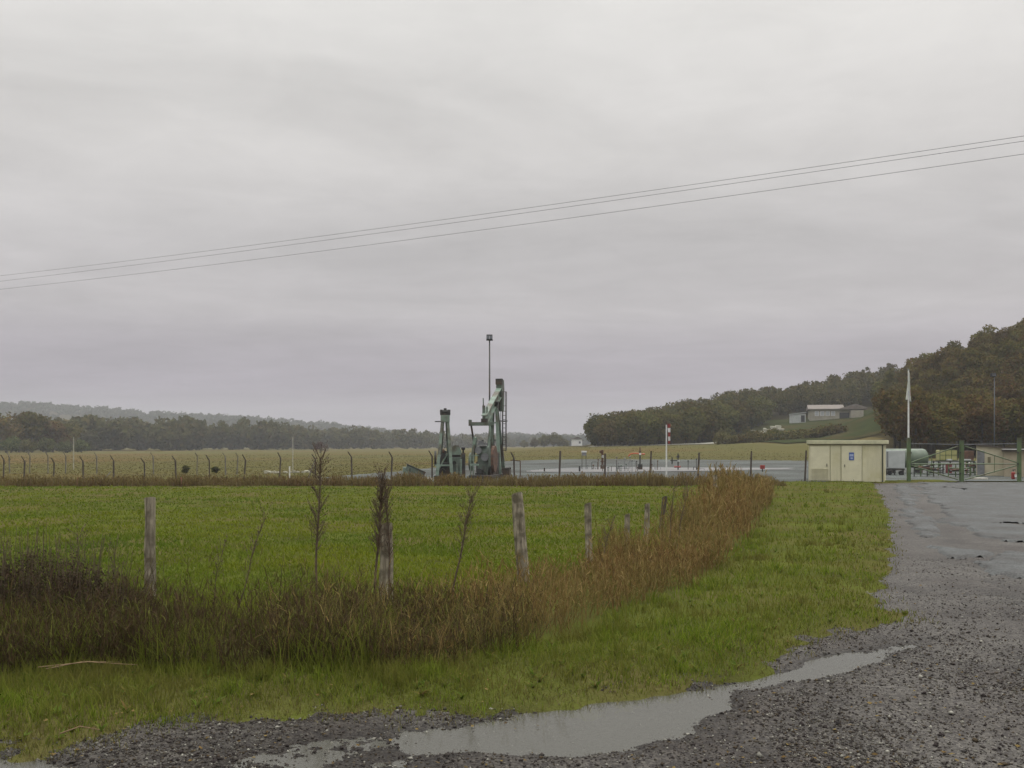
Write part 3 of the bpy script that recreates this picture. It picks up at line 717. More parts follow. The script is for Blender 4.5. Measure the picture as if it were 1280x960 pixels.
V = np.stack([V[..., 0] * ca - V[..., 1] * sa, V[..., 0] * sa + V[..., 1] * ca, V[..., 2]], -1)
V += np.stack([x, y, z + s * 0.25], -1)[:, None, :]
tri = np.array([[0, 2, 4], [2, 1, 4], [1, 3, 4], [3, 0, 4], [2, 0, 5], [1, 2, 5], [3, 1, 5], [0, 3, 5]])
T = (np.arange(len(x))[:, None, None] * 6 + tri[None]).reshape(-1, 3)
o = soup("pebbles", V.reshape(-1, 3), [T], M_pebble); tag(o, "loose wet pebbles scattered over the gravel drive", "gravel", kind="stuff")
n = 800
x, y = scatter(n, 5.4, 16, -0.6, 0.6, 1); sd = gravel_sd(x, y); k = (sd > -0.9) & (sd < 4); k &= (gravel_z(x, y) > WATER_Z) | (rng.random(len(x)) < .06) | (sd < 0); x, y, sd = x[k], y[k], sd[k]
z = np.where(sd > 0, np.maximum(gravel_z(x, y), WATER_Z) + 0.008, grass_z(x, y) + 0.04)
s = rng.uniform(.008, .022, len(x)); a = rng.uniform(0, 6.28, len(x))
q = np.array([[-1, 0], [0, -.6], [1, 0], [0, .6]])
V = np.zeros((len(x), 4, 3))
V[..., 0] = x[:, None] + s[:, None] * (q[:, 0] * np.cos(a)[:, None] - q[:, 1] * np.sin(a)[:, None])
V[..., 1] = y[:, None] + s[:, None] * (q[:, 0] * np.sin(a)[:, None] + q[:, 1] * np.cos(a)[:, None])
V[..., 2] = z[:, None] + rng.uniform(0, .8, (len(x), 4)) * s[:, None]
o = soup("fallen_leaves", V.reshape(-1, 3), [np.arange(len(x) * 4).reshape(-1, 4)], M_dleaf); tag(o, "small fallen leaves strewn on the gravel and verge", "leaves", kind="stuff")

# ------------------------------------------------------------------ trees
def crown_soup(seed, R, H, ncl, nleaf, ls, base=0.22):
    r = np.random.default_rng(seed)
    c0 = np.array([0, 0, H * (0.5 + base / 2)]); ext = np.array([R, R, H * (1 - base) / 2])
    d = r.normal(size=(ncl, 3)); d /= np.linalg.norm(d, axis=1)[:, None]
    rad = r.uniform(0.35, 0.80, ncl)[:, None]
    cc = c0 + d * rad * ext
    cr_ = r.uniform(0.26, 0.46, ncl) * R
    ci = r.integers(0, ncl, nleaf)
    e = r.normal(size=(nleaf, 3)); e /= np.linalg.norm(e, axis=1)[:, None]
    rr = cr_[ci] * r.uniform(0.55, 1.08, nleaf) ** 0.6
    P = cc[ci] + e * rr[:, None] * np.array([1, 1, .85])
    nrm = e + r.normal(size=(nleaf, 3)) * 0.7; nrm /= np.linalg.norm(nrm, axis=1)[:, None]
    up = r.normal(size=(nleaf, 3)); a = np.cross(nrm, up); a /= np.linalg.norm(a, axis=1)[:, None]; b = np.cross(nrm, a)
    s = ls * r.uniform(0.6, 1.3, nleaf)[:, None]
    V = np.stack([P - a * s, P - b * s * .7, P + a * s, P + b * s * .7], 1)
    return V.reshape(-1, 3), np.arange(nleaf * 4).reshape(-1, 4)
def trunk_mb(seed, R, H):
    r = random.Random(seed); mb = MB()
    pts = [(0, 0, -0.4), (r.uniform(-.1, .1), r.uniform(-.1, .1), H * .2), (r.uniform(-.3, .3), r.uniform(-.3, .3), H * .45), (r.uniform(-.4, .4), r.uniform(-.4, .4), H * .75)]
    mb.path(pts, 0.24 * R / 3.5, 7, 0.07)
    for i in range(6):
        t = r.uniform(.25, .6); a = r.uniform(0, 6.28); p = np.array([0, 0, H * t]); q = p + np.array([math.cos(a) * R * .6, math.sin(a) * R * .6, H * .2])
        mb.tube(p, q, 0.07, 0.02, 5)
    return mb
def tree_proto(seed, R, H, mat, ncl=22, nleaf=1900, ls=0.30, base=0.14):
    root = empty("oak_tree", (0, 0, 0))
    V, Fq = crown_soup(seed, R, H, ncl, nleaf, ls, base)
    soup("crown", V, [Fq], mat, root)
    trunk_mb(seed, R, H).build("trunk", M_bark, root)
    return root
def jitter_grid(x0, x1, y0, y1, s, seed):
    r = np.random.default_rng(seed); out = []
    j = 0; y = y0
    while y < y1:
        x = x0 + (s / 2 if j % 2 else 0)
        while x < x1:
            out.append((x + r.uniform(-.38, .38) * s, y + r.uniform(-.38, .38) * s, r.random())); x += s
        y += s * 0.9; j += 1
    return out
near_sp = []
for x, y, q in jitter_grid(44, 150, 130, 214, 5.0, 3):
    px = 640 + F * x / y
    if px < np.interp(y, [128, 150, 205, 215], [1100, 1106, 1122, 1132]) + 8 * q or px > 1400: continue
    near_sp.append((x, y, q))
mid_sp = []
for x, y, q in jitter_grid(14, 160, 226, 346, 6.0, 4):
    px = 640 + F * x / y
    if px < 738 + 10 * q or px > 1175: continue
    if 955 < px < 1100 and y < 296: continue            # the house and its lawn
    if 896 < px < 1000 and y < 256: continue            # shrubs and low wall below the house
    mid_sp.append((x, y, q))
allsp = sorted([(y, x, q, 0) for x, y, q in near_sp] + [(y, x, q, 1) for x, y, q in mid_sp])
print("TREES near", len(near_sp), "mid", len(mid_sp))
protoN = [tree_proto(100 + i, 3.3, 9.0, M_leaf_near, 26, 2300, 0.25) for i in range(4)]
protoM = [tree_proto(200 + i, 4.0, 9.2, M_leaf_mid, 24, 1700, 0.36, 0.03) for i in range(4)]
fresh = {id(p): True for p in protoN + protoM}
NIND = 290
rest = []
for i, (y, x, q, kind) in enumerate(allsp):
    P = (protoN, protoM)[kind]
    vi = int(q * 977) % 4
    sc = 0.82 + 0.28 * ((q * 37) % 1)
    loc = (x, y, float(zt(x, y)) - 0.2)
    if i < NIND:
        p = P[vi]
        if fresh[id(p)]: t = p; fresh[id(p)] = False
        else: t = copy_tree(p)
        t.location = loc; t.rotation_euler = (0, 0, q * 40); t.scale = (sc, sc, sc * (0.9 + 0.2 * ((q * 91) % 1)))
        if kind == 0: tag(t, "rounded brown autumn oak in the dense wood rising behind the gate", "tree", "oaks in the wood behind the gate")
        else: tag(t, "olive green oak in the wood on the hillside beyond the field", "tree", "oaks in the hillside wood beyond the field")
    else:
        rest.append((loc, sc, q, kind, vi))
Vs, Qs, off = [], [], 0
meshV = {}
def realize(lst, varV, varF):
    Vs, Qs, off = [], [], 0
    for (loc, sc, q, vi) in lst:
        V, Fq = varV[vi], varF[vi]
        a = q * 40; c, s = math.cos(a), math.sin(a)
        W = np.stack([V[:, 0] * c - V[:, 1] * s, V[:, 0] * s + V[:, 1] * c, V[:, 2]], -1) * sc + np.array(loc)
        Vs.append(W); Qs.append(Fq + off); off += len(V)
    return np.concatenate(Vs), np.concatenate(Qs)
if rest:
    vv = [crown_soup(300 + i, 4.0, 9.2, 18, 800, 0.45, 0.1) for i in range(4)]
    V, Q = realize([(l, s, q, v) for l, s, q, k_, v in rest], [a for a, b in vv], [b for a, b in vv])
    o = soup("hilltop_wood", V, [Q], M_leaf_mid); tag(o, "wood along the crest of the hill beyond the field", "wood", kind="stuff")

# single crown standing above the crest
t = copy_tree(protoM[1]); x, y, z = PX(1114, 330, 470); t.location = (x, y, z - 2.5); t.scale = (.62, .62, .85)
tag(t, "lone taller tree poking above the hill crest beside the flagpole top", "tree")
# dark clump at the left edge of the far field
protoL = [tree_proto(400 + i, 5.2, 12.5, M_leaf_near, 24, 1500, 0.45) for i in range(2)] + [tree_proto(410, 4.5, 8.5, M_leaf_far, 20, 1200, 0.45)]
LC = [(-30, 298, 1.15), (8, 300, 1.08), (40, 305, 1.12), (66, 310, .98), (88, 322, .82), (-60, 296, 1.2), (24, 318, 1.15), (54, 325, 1.1), (-12, 320, 1.2), (-95, 300, 1.2)]
for i, (px, y, sc) in enumerate(LC):
    t = protoL[i] if i < 2 else copy_tree(protoL[i % 2])
    x, _ = PX(px, y); t.location = (x, y, float(zt(x, y))); t.scale = (sc, sc, sc); t.rotation_euler = (0, 0, i * 1.3)
    tag(t, "dark rusty brown tree in the clump at the left end of the treeline", "tree", "rusty trees at the left end of the treeline")
LB = [(-14, 284, .62), (14, 285, .70), (36, 283, .6), (58, 288, .66), (82, 290, .55), (102, 300, .6)]
for i, (px, y, sc) in enumerate(LB):
    t = protoL[2] if i == 0 else copy_tree(protoL[2])
    x, _ = PX(px, y); t.location = (x, y, float(zt(x, y)) - 0.9); t.scale = (sc, sc, sc); t.rotation_euler = (0, 0, i * 2.3)
    tag(t, "low green shrubby tree at the foot of the rusty left clump", "tree", "shrubby trees below the rusty clump")
# misty treeline across the back of the field: one mass
lst = []
r_ = np.random.default_rng(9)
for i in range(430):
    px = r_.uniform(-260, 725); dep = np.interp(px, [-260, 60, 300, 560, 660, 730], [330, 360, 430, 600, 820, 900]) * r_.uniform(1.0, 1.22)
    x = (px - 640) / F * dep
    if px > 640 and r_.random() < 0.4: continue
    hgt = np.interp(px, [0, 250, 400, 540, 730], [15.5, 17, 14.5, 13.5, 9]) * r_.uniform(.62, 1.12)
    lst.append(((x, dep, float(zt(x, dep)) - 0.5), hgt / 9.2, r_.random(), int(r_.integers(0, 4))))
vv = [crown_soup(500 + i, 3.6, 9.2, 16, 420, 0.60, 0.02) for i in range(4)]
V, Q = realize(lst, [a for a, b in vv], [b for a, b in vv])
o = soup("far_treeline", V, [Q], M_leaf_far); tag(o, "misty grey green treeline along the back of the field", "wood", kind="stuff")
# woods on the far ridge
lst = []
for i in range(3600):
    px = r_.uniform(-420, 830); dep = r_.uniform(900, 1440)
    x = (px - 640) / F * dep
    lst.append(((x, dep, float(zt(x, dep)) - 1.5), r_.uniform(.85, 1.5), r_.random(), int(r_.integers(0, 4))))
vv = [crown_soup(600 + i, 5.0, 8.0, 7, 34, 2.0, 0.0) for i in range(4)]
V, Q = realize(lst, [a for a, b in vv], [b for a, b in vv])
o = soup("ridge_wood", V, [Q], M_leaf_ridge); tag(o, "wooded ridge fading into mist behind the treeline", "wood", kind="stuff")
# trees round the far white house
pf = tree_proto(700, 4.2, 7.5, M_leaf_mid, 18, 900, 0.5)
for i, (px, y, sc) in enumerate([(668, 470, .7), (680, 460, .86), (692, 455, .95), (700, 470, .8), (707, 480, .6), (655, 500, .6)]):
    t = pf if i == 0 else copy_tree(pf)
    x, _ = PX(px, y); t.location = (x, y, float(zt(x, y)) - 0.4); t.scale = (sc, sc, sc); t.rotation_euler = (0, 0, i * 1.1)
    tag(t, "distant dark tree in the small group left of the far white house", "tree", "trees beside the far white house")
# lone reddish bush at the far field edge
x, y, z = PX(401, 285, 562); root = empty("bare_bush", (x, y, float(zt(x, y))))
V, Q = crown_soup(720, 2.5, 3.9, 12, 900, 0.16, 0.0); soup("twigs", V, [Q], M_bush_red, root); trunk_mb(3, 1.2, 2.4).build("trunk", M_bark, root)
tag(root, "lone reddish leafless bush in front of the misty treeline", "bush")

def shrub(name, loc, R, H, mat, label, cat, seed, nleaf=700, ls=0.12, group=None, ncl=14):
    root = empty(name, loc)
    V, Q = crown_soup(seed, R, H, ncl, nleaf, ls, 0.0)
    soup("foliage", V, [Q], mat, root)
    mb = MB(); r = random.Random(seed)
    for i in range(5):
        a = r.uniform(0, 6.28); mb.tube((0, 0, -.1), (math.cos(a) * R * .5, math.sin(a) * R * .5, H * .6), .025, .01, 5)
    mb.build("stem", M_bark, root)
    return tag(root, label, cat, group)
for i, (px, py, Yd, R, H) in enumerate([(232, 586, 82, .42, .85), (270, 585, 82, .38, .75)]):
    x, y = PX(px, Yd); shrub("small_shrub", (x, y, float(zt(x, y))), R, H, M_leaf_far, ["small dark shrub among the fence posts, nearer the left edge", "small dark shrub between the two rows of bent posts, right of its twin"][i], "shrub", 730 + i, 420, .07)
for i, (px, Yd, R, H) in enumerate([(905, 225, 3.2, 3.4), (925, 227, 3.0, 3.0), (948, 224, 3.4, 3.2), (968, 226, 3.2, 3.6), (990, 222, 3.2, 2.8), (1010, 224, 3.6, 3.6), (1030, 222, 3.4, 4.0), (1046, 223, 3.0, 3.4), (935, 242, 3.0, 3.0), (965, 246, 3.0, 2.6), (905, 240, 3.4, 4.2)]):
    Yd -= 8; H *= .72; x, y = PX(px, Yd); shrub("hillside_shrub", (x, y, float(zt(x, y)) - .3), R, H, M_leaf_near if i in (5, 6, 7) else M_leaf_mid,
        "brown hedge shrub at the foot of the lawn below the hillside house" if i in (5, 6, 7) else "dark green shrub beside the pale wall below the hillside house", "shrub", 740 + i, 900, .28,
        "brown shrubs under the lawn" if i in (5, 6, 7) else "shrubs beside the pale hillside wall")

# ------------------------------------------------------------------ house on the hill, far house, pale wall
x, y = PX(1044, 282); zg = float(zt(PX(1044, 277)[0], 277))
h = empty("hillside_house", (x, y, zg + 0.2), math.radians(-14))
Wd, Dp, Hh = 14.8, 8.0, 2.9
MB().box((0, 0, Hh / 2 - .6), (Wd, Dp, Hh + 1.2)).build("wall", M_house, h)
mb = MB(); mb.prism([(-Dp / 2 - .6, Hh + .002), (-Dp / 2 - .6, Hh + .22), (0, Hh + 1.55), (Dp / 2 + .6, Hh + .22), (Dp / 2 + .6, Hh + .002)], 'x', -Wd / 2 - .5, 2.2); mb.build("roof", M_roofp, h)
mb = MB(); mb.prism([(0.9, Hh + .004), (0.9, Hh + .3), (5.2, Hh + 1.6), (8.3, Hh + .5), (8.3, Hh + .004)], 'y', -Dp / 2 - 1.0, Dp / 2); mb.build("gable_roof", M_roofp, h)
for i, wx in enumerate((-5.4, -3.9, -2.4, -0.9)):
    f = MB().box((wx, -Dp / 2 - .03, 1.75), (1.15, .10, 1.35)).build("window", M_white, h)
    MB().box((wx, -Dp / 2 - .09, 1.75), (.95, .04, 1.15)).build("pane", pm("pale_pane_" if False else "house_pane", (.46, .48, .49), (.38, .39, .41), 1, .2) if i == 0 else bpy.data.materials["house_pane"], f)
MB().box((2.2, -Dp / 2 - .02, .9), (2.7, .12, 2.2)).build("garage_opening", M_black, h)
MB().box((5.6, -Dp / 2 - .5, 1.3), (3.5, .9, 2.6)).build("side_wall", M_house, h)
tag(h, "low cream house with faded tile roof on the hillside lawn", "house")
x, y = PX(997, 278); a = empty("hillside_annex", (x, y, float(zt(x, y))), math.radians(-18))
MB().box((0, 0, 1.1), (4.4, 4.5, 3.0)).build("wall", M_offwhite, a); MB().box((0, 0, 2.72), (4.8, 5.0, .2), ry=math.radians(-7)).build("roof", M_offwhite, a)
MB().box((1.5, -2.28, 1.2), (1.0, .05, 1.9)).build("door", M_black, a)
tag(a, "small grey flat roofed annex just left of the hillside house", "outbuilding")
stones = [(906, 547, 226), (941, 537, 236), (945, 545, 230), (956, 534.5, 240), (962, 536, 238), (966, 532, 244), (972, 531, 245), (976, 534.5, 240), (952, 538, 236)]
for i, (px, py, Yd) in enumerate(stones):
    x, y = PX(px, Yd); z = float(zt(x, y))
    zz_ = HC - (py - HZ) / F * Yd
    mb = MB(); mb.box((0, 0, (zz_ - z) / 2 - .3), (1.5, .7, max(.5, zz_ - z + .3)), rz=.3 + .4 * i, ry=-.12)
    o = mb.build("pale_boulder", M_boulder, bevel=.14); o.location = (x, y, z)
    tag(o, "pale stone block of the broken wall climbing towards the hillside house", "stone block", "pale stone blocks below the hillside house")
x, y, z = PX(721, 440, 549); fh = empty("far_house", (x, y, float(zt(x, y))))
zr = z - float(zt(x, y))
MB().box((0, 0, zr / 2), (4.6, 4.5, zr)).build("wall", M_white, fh); MB().prism([(-2.8, zr + .002), (0, zr + 1.1), (2.8, zr + .002)], 'y', -2.6, 2.6).build("roof", M_roofd, fh)
MB().box((1.2, -2.28, zr * .55), (.8, .06, 1.0)).build("window", M_glass, fh)
tag(fh, "tiny distant white house with dark roof left of the wooded hill", "house")

# ------------------------------------------------------------------ overhead cables
plane = [(-24.0, 45.0), (11.73, 22.0)]
ddx, ddy = plane[1][0] - plane[0][0], plane[1][1] - plane[0][1]
WIR = [([0, 362, 900, 1280], [344.7, 300.6, 225.3, 170.3], 0.0, "topmost"), ([0, 400, 900, 1280], [351.6, 301.2, 231.6, 176.4], 0.35, "middle"), ([0, 400, 900, 1280], [361.7, 313.9, 247.0, 192.3], 0.8, "lowest")]
for pxs, pys, off, wl_ in WIR:
    ox, oy = plane[0][0] - off * .54, plane[0][1] - off * .84
    ts, zs = [], []
    for p, q in zip(pxs, pys):
        k = (p - 640) / F                               # x = k*y on the ray; x = ox + t*ddx, y = oy + t*ddy
        t = (k * oy - ox) / (ddx - k * ddy); yy = oy + t * ddy
        ts.append(t); zs.append(HC + (HZ - q) / F * yy)
    co = np.polyfit(ts, zs, 2)
    pts = [(ox + t * ddx, oy + t * ddy, float(np.polyval(co, t))) for t in np.linspace(-0.7, 1.55, 60)]
    o = MB().path(pts, 0.0055, 5).build("overhead_cable", M_wire)
    tag(o, {"topmost": "topmost of the three thin dark cables slanting across the sky", "middle": "middle one of the three thin cables, close under the topmost", "lowest": "lowest of the three thin cables slanting across the sky"}[wl_], "cable", "cables across the sky")

# ------------------------------------------------------------------ pumpjacks
PX0 = 0.0458 / 6.4                                       # metres per enlarged pixel at 55 m
def pump_right():
    x, y = PX(605.6, 55); r = empty("pumpjack", (x, y, float(zt(x, y)) - 0.02), math.radians(-12))
    tag(r, "pale green pumpjack with raised horsehead and ladder, beside the tall lamp mast", "pumpjack"); r.scale = (1, 1, 1.045)
    MB().box((-.1, 1.9, .14), (1.3, 5.2, .28)).build("base", M_pumpdk, r, .02)
    # samson post: four legs
    sx, sy = 0.0, 2.62
    for i, (bx, by) in enumerate(((-.42, -.5), (.42, -.5), (-.42, .7), (.42, .7))):
        MB().bar((sx + bx, sy + by, .28), (sx + bx * .28, sy + by * .2, 4.05), .19, .19, .15, .15).build("leg", M_pumplt if by < 0 else M_pump, r)
    mb = MB()
    for z in (1.05, 2.2, 3.2):
        k = 1 - (z - .28) / 3.77 * .72
        mb.bar((sx - .42 * k, sy - .5 * k, z), (sx + .42 * k, sy - .5 * k, z), .08, .08); mb.bar((sx - .42 * k, sy + .6 * k, z), (sx + .42 * k, sy + .6 * k, z), .08, .08)
    mb.bar((sx - .4, sy + .68, .5), (sx + .25, sy + .42, 2.2), .06, .06); mb.bar((sx + .4, sy + .68, .5), (sx - .25, sy + .42, 2.2), .06, .06)
    mb.build("brace", M_pump, r)
    MB().box((sx, sy, 4.14), (.42, .42, .2)).tube((sx - .24, sy, 4.32), (sx + .24, sy, 4.32), .11, n=12).build("saddle_bearing", M_pumpdk, r)
    # walking beam: I section from the tail to the head
    T = np.array((0, 0.0, 3.30)); H = np.array((0, 3.95, 5.05)); d = (H - T) / np.linalg.norm(H - T); nrm = np.array((0, -d[2], d[1]))
    mb = MB(); mb.bar(T, H, .07, .50); mb.bar(T + nrm * .25, H + nrm * .25, .32, .05); mb.bar(T - nrm * .25, H - nrm * .25, .32, .05)
    mb.build("walking_beam", M_pumplt, r)
    # horsehead
    hx = 3.80; arc = []
    for t in np.linspace(-0.36, 0.36, 9):
        arc.append((2.62 + 1.92 * math.cos(t), 4.82 + 2.62 * math.sin(t)))
    poly = [(hx + .02, 3.9), *arc, (hx + .10, 5.78), (hx - .12, 5.78), (hx - .02, 4.9)]
    MB().prism(poly, 'x', -.17, .17).build("horsehead", M_pump, r)
    MB().box((0, hx + .05, 5.63), (.39, .38, .34)).build("head_top", M_pumpdk, r)
    MB().box((-.01, hx - .06, 4.3), (.22, .10, .66)).build("head_back_plate", M_pumpdk, r)
    for s in (-.07, .07):
        MB().tube((s, 4.57, 4.7), (s, 4.57, 1.0), .018, n=6).build("bridle_cable", M_pumpdk, r)
    MB().box((0, 4.57, .95), (.4, .14, .1)).tube((0, 4.57, .0), (0, 4.57, .95), .06, n=8).build("polished_rod", M_rust, r)
    # equalizer and pitmans
    MB().box((-.14, -.02, 3.08), (1.42, .2, .2)).box((-.84, -.02, 3.14), (.14, .24, .34)).build("equalizer", M_pump, r, .01)
    MB().box((0, .02, 3.27), (.34, .34, .20)).build("tail_bearing", M_pumpdk, r)
    MB().bar((-.78, -.02, 3.02), (-.70, .25, 2.1), .09, .09).build("pitman_arm", M_pumpdk, r)
    MB().bar((.44, -.02, 3.02), (.42, .3, 1.5), .09, .09).build("pitman_arm", M_pump, r)
    MB().bar((-.60, .25, 2.35), (-.80, .30, 1.05), .15, .34).build("crank_arm", M_pumplt, r)
    MB().bar((.42, .3, 1.9), (.44, .34, .7), .14, .36).build("crank_arm", M_rust, r)
    MB().prism([(-.05 + .55 * math.cos(t), 1.15 + .72 * math.sin(t)) for t in np.linspace(0, 2 * math.pi, 16, endpoint=False)], 'x', .50, .66).build("counterweight", M_rust, r)
    MB().prism([(.25 + .34 * math.cos(t), 1.0 + .5 * math.sin(t)) for t in np.linspace(0, 2 * math.pi, 16, endpoint=False)], 'x', -.93, -.80).build("counterweight", M_pump, r)
    # gear reducer, motor, belt guard
    MB().box((.02, 1.5, .9), (.9, .5, 1.2)).box((-.62, 1.2, .6), (.2, .6, .8)).box((.3, .9, .5), (.2, .8, .5)).build("engine_block", M_pumpdk, r, .02)
    MB().tube((-.45, 1.4, .3), (-.45, 1.4, 2.2), .06, n=8).tube((.25, 1.2, 1.2), (.25, 1.25, 2.5), .045, n=8).bar((-.5, 1.3, 1.5), (.4, 1.3, 1.6), .07, .12).build("pipework", M_pumpdk, r)
    MB().box((-.18, .75, .75), (.62, .9, .95)).tube((-.5, .6, 1.5), (.14, .6, 1.5), .38, n=16).build("gearbox", M_pump, r, .02)
    MB().tube((-.40, .16, 1.62), (-.40, .10, 1.62), .2, n=14).tube((-.02, .2, 1.25), (-.02, .1, 1.25), .22, n=14).build("gearbox_cover", M_steel, r)
    MB().box((-.18, .3, 1.96), (.48, .5, .14)).box((-.3, .4, 2.08), (.2, .2, .14)).build("gearbox_lid", M_steel, r)
    MB().tube((-.2, -.45, .5), (-.2, .05, .5), .15, n=14).box((-.2, -.2, .35), (.5, .5, .1)).build("motor", M_pumpdk, r)
    mb = MB()
    for xx in (-.66, -.5):
        mb.tube((xx, -.6, 0), (xx, -.6, 1.4), .04, n=8)
    mb.bar((-.7, -.6, 1.36), (-.2, -.6, 1.36), .06, .06).bar((-.7, -.6, .85), (-.2, -.6, .85), .06, .1)
    mb.build("guard_rail", M_pumplt, r)
    # tail bracket and brake lever
    MB().box((-.09, .22, 3.72), (.16, .1, .75)).box((.09, .25, 3.78), (.08, .1, .5)).tube((-.1, .2, 3.4), (-.12, .2, 4.5), .035, n=6).build("tail_bracket", M_pump, r)
    # ladder with its hoops beside the post
    lx, ly = .56, 2.75
    for xx in (lx - .12, lx + .08):
        MB().tube((xx, ly, 1.55), (xx, ly - .02, 5.0), .022, n=6).build("ladder_rail", M_pumpdk, r)
    for z in np.arange(1.7, 4.0, .24):
        MB().tube((lx - .12, ly, z), (lx + .08, ly, z), .016, n=5).build("rung", M_pumpdk, r)
    mb = MB()
    for z in (2.35, 3.25, 4.15, 4.95):
        mb.path([(lx + .08, ly, z), (lx + .2, ly - .35, z), (lx + .10, ly - .62, z), (lx - .08, ly - .35, z), (lx - .12, ly, z)], .016, 5)
    mb.tube((lx + .21, ly - .36, 1.6), (lx + .21, ly - .36, 4.96), .02, n=5)
    mb.build("safety_hoops", M_pumpdk, r)
    MB().bar((lx - .28, ly, 3.3), (lx + .2, ly, 3.3), .04, .05).bar((lx - .2, ly, 1.62), (lx + .1, ly, 1.62), .05, .05).build("ladder_bracket", M_pumpdk, r)
    MB().box((.85, 2.1, .42), (.4, .5, .4)).tube((.55, 2.1, .55), (1.1, 2.1, .62), .06, n=8).build("brake_box", M_pumpdk, r)
    MB().tube((.8, 3.4, 1.05), (1.4, 3.4, 1.0), .03, n=6).tube((1.4, 3.4, 1.0), (1.4, 3.4, 0), .03, n=6).build("flow_line", M_rust, r)
    return r
pump_right()
def pump_left():
    x, y = PX(555.6, 55); r = empty("pumpjack", (x, y, float(zt(x, y)) - 0.02), math.radians(4))
    tag(r, "green pumpjack frame without horsehead, left one of the pair", "pumpjack")
    MB().box((.25, .9, .14), (1.7, 3.6, .28)).build("base", M_pumpdk, r, .02)
    for (bx, by, tx, ty, m) in ((-.42, -.35, -.13, -.08, M_pumplt), (.42, -.35, .20, -.08, M_pumplt), (-.30, .95, -.08, .2, M_pump), (.30, .95, .12, .2, M_pump)):
        MB().bar((bx, by, .28), (tx, ty, 3.35), .19, .19, .15, .15).build("leg", m, r)
    mb = MB(); mb.bar((-.55, -.34, .86), (.48, -.34, .86), .08, .09).bar((-.3, .6, 1.5), (.3, .6, 1.5), .06, .07)
    mb.bar((-.4, -.2, .5), (.28, .7, 1.7), .06, .06)
    mb.build("brace", M_pumplt, r)
    MB().box((.04, .04, 3.52), (.52, .5, .40)).build("post_cap", M_pumplt, r, .015)
    MB().box((.04, .04, 3.78), (.58, .3, .12)).box((-.18, .04, 3.93), (.12, .34, .22)).box((.26, .04, 3.93), (.12, .34, .22)).tube((-.26, .04, 3.92), (.34, .04, 3.92), .12, n=12).box((.04, .04, 4.08), (.16, .16, .08)).build("saddle_bearing", M_pumpdk, r)
    MB().bar((-.55, 0, 3.36), (-.1, 0, 3.36), .05, .06).build("stub_bar", M_pumpdk, r)
    MB().prism([(.3 + .38 * math.cos(t), 1.25 + .45 * math.sin(t)) for t in np.linspace(0, 2 * math.pi, 14, endpoint=False)], 'x', -.58, -.46).build("counterweight", M_pumpdk, r)
    MB().bar((-.30, .3, 1.0), (.05, .4, 1.68), .12, .2).build("crank_arm", M_pumpdk, r)
    MB().tube((-.12, .45, 1.62), (.0, .45, 1.62), .16, n=12).build("crank_pin", M_rust, r)
    MB().box((.0, .9, .6), (.7, .5, .8)).box((.45, 1.3, .9), (1.0, .4, 1.1)).build("engine_block", M_pumpdk, r, .02)
    MB().box((.74, .55, .72), (.60, .8, 1.15)).build("gearbox", M_pump, r, .02)
    MB().prism([(.42, 1.46), (.42, 1.92), (.60, 2.0), (.82, 1.98), (.96, 1.72), (1.02, 1.46)], 'y', .15, .85).build("belt_guard", M_pumplt, r)
    MB().tube((.56, .12, 1.0), (.56, .05, 1.0), .11, n=14).build("pulley", M_pumpdk, r)
    MB().box((.94, .0, .65), (.12, .1, 1.1)).box((.72, .0, .5), (.1, .1, .8)).build("support_post", M_pumplt, r)
    MB().box((1.08, .4, .85), (.24, .6, 1.4)).build("control_cabinet", M_pumpdk, r, .01)
    MB().tube((1.08, .3, 1.55), (1.08, .3, 1.75), .05, n=8).capsule((1.0, .3, 1.82), (1.16, .3, 1.82), .09, 10).build("breather", M_black, r)
    MB().tube((-.1, .1, .5), (-.1, .6, .5), .15, n=14).box((-.1, .2, .3), (.6, .6, .08)).build("motor", M_pumpdk, r)
    return r
pump_left()
# steel trough dumped beside the pumps
x, y = PX(518, 53.5); r = empty("steel_trough", (x, y, float(zt(x, y)) + 0.02), math.radians(8))
mb = MB(); sl = math.radians(24)
mb.box((.02, 0, .42), (1.15, .75, .06), ry=sl).box((.05, -.36, .55), (1.1, .04, .36), ry=sl).box((.05, .36, .55), (1.1, .04, .36), ry=sl)
mb.build("tray", M_pump, r)
MB().box((-.50, 0, .38), (.28, .72, .76)).build("end_box", M_pumplt, r, .01)
MB().bar((-.44, -.39, .92), (.60, -.39, .44), .05, .07).build("rim", M_pumpdk, r)
MB().bar((-.28, -.42, 0), (-.26, -.4, .7), .06, .06).bar((.5, -.3, 0), (.52, -.3, .3), .06, .06).build("foot", M_pumpdk, r)
tag(r, "tilted green steel trough on the ground left of the pumpjacks", "trough")
for i, (px, dx) in enumerate([(536.5, .5), (533, .4), (503, .6)]):
    x, y = PX(px, 52.8 + i * .2); o = MB().box((0, 0, .05), (dx, .35, .18), rz=.4 * i, ry=.15).build("rubble_lump", M_stone if i < 2 else M_pumpdk, bevel=.04); o.location = (x, y, float(zt(x, y)) + .05)
    tag(o, ["pale rubble lump right of the steel trough", "small pale rubble lump touching the steel trough's right foot", "dark iron scrap at the left foot of the steel trough"][i], "rubble")

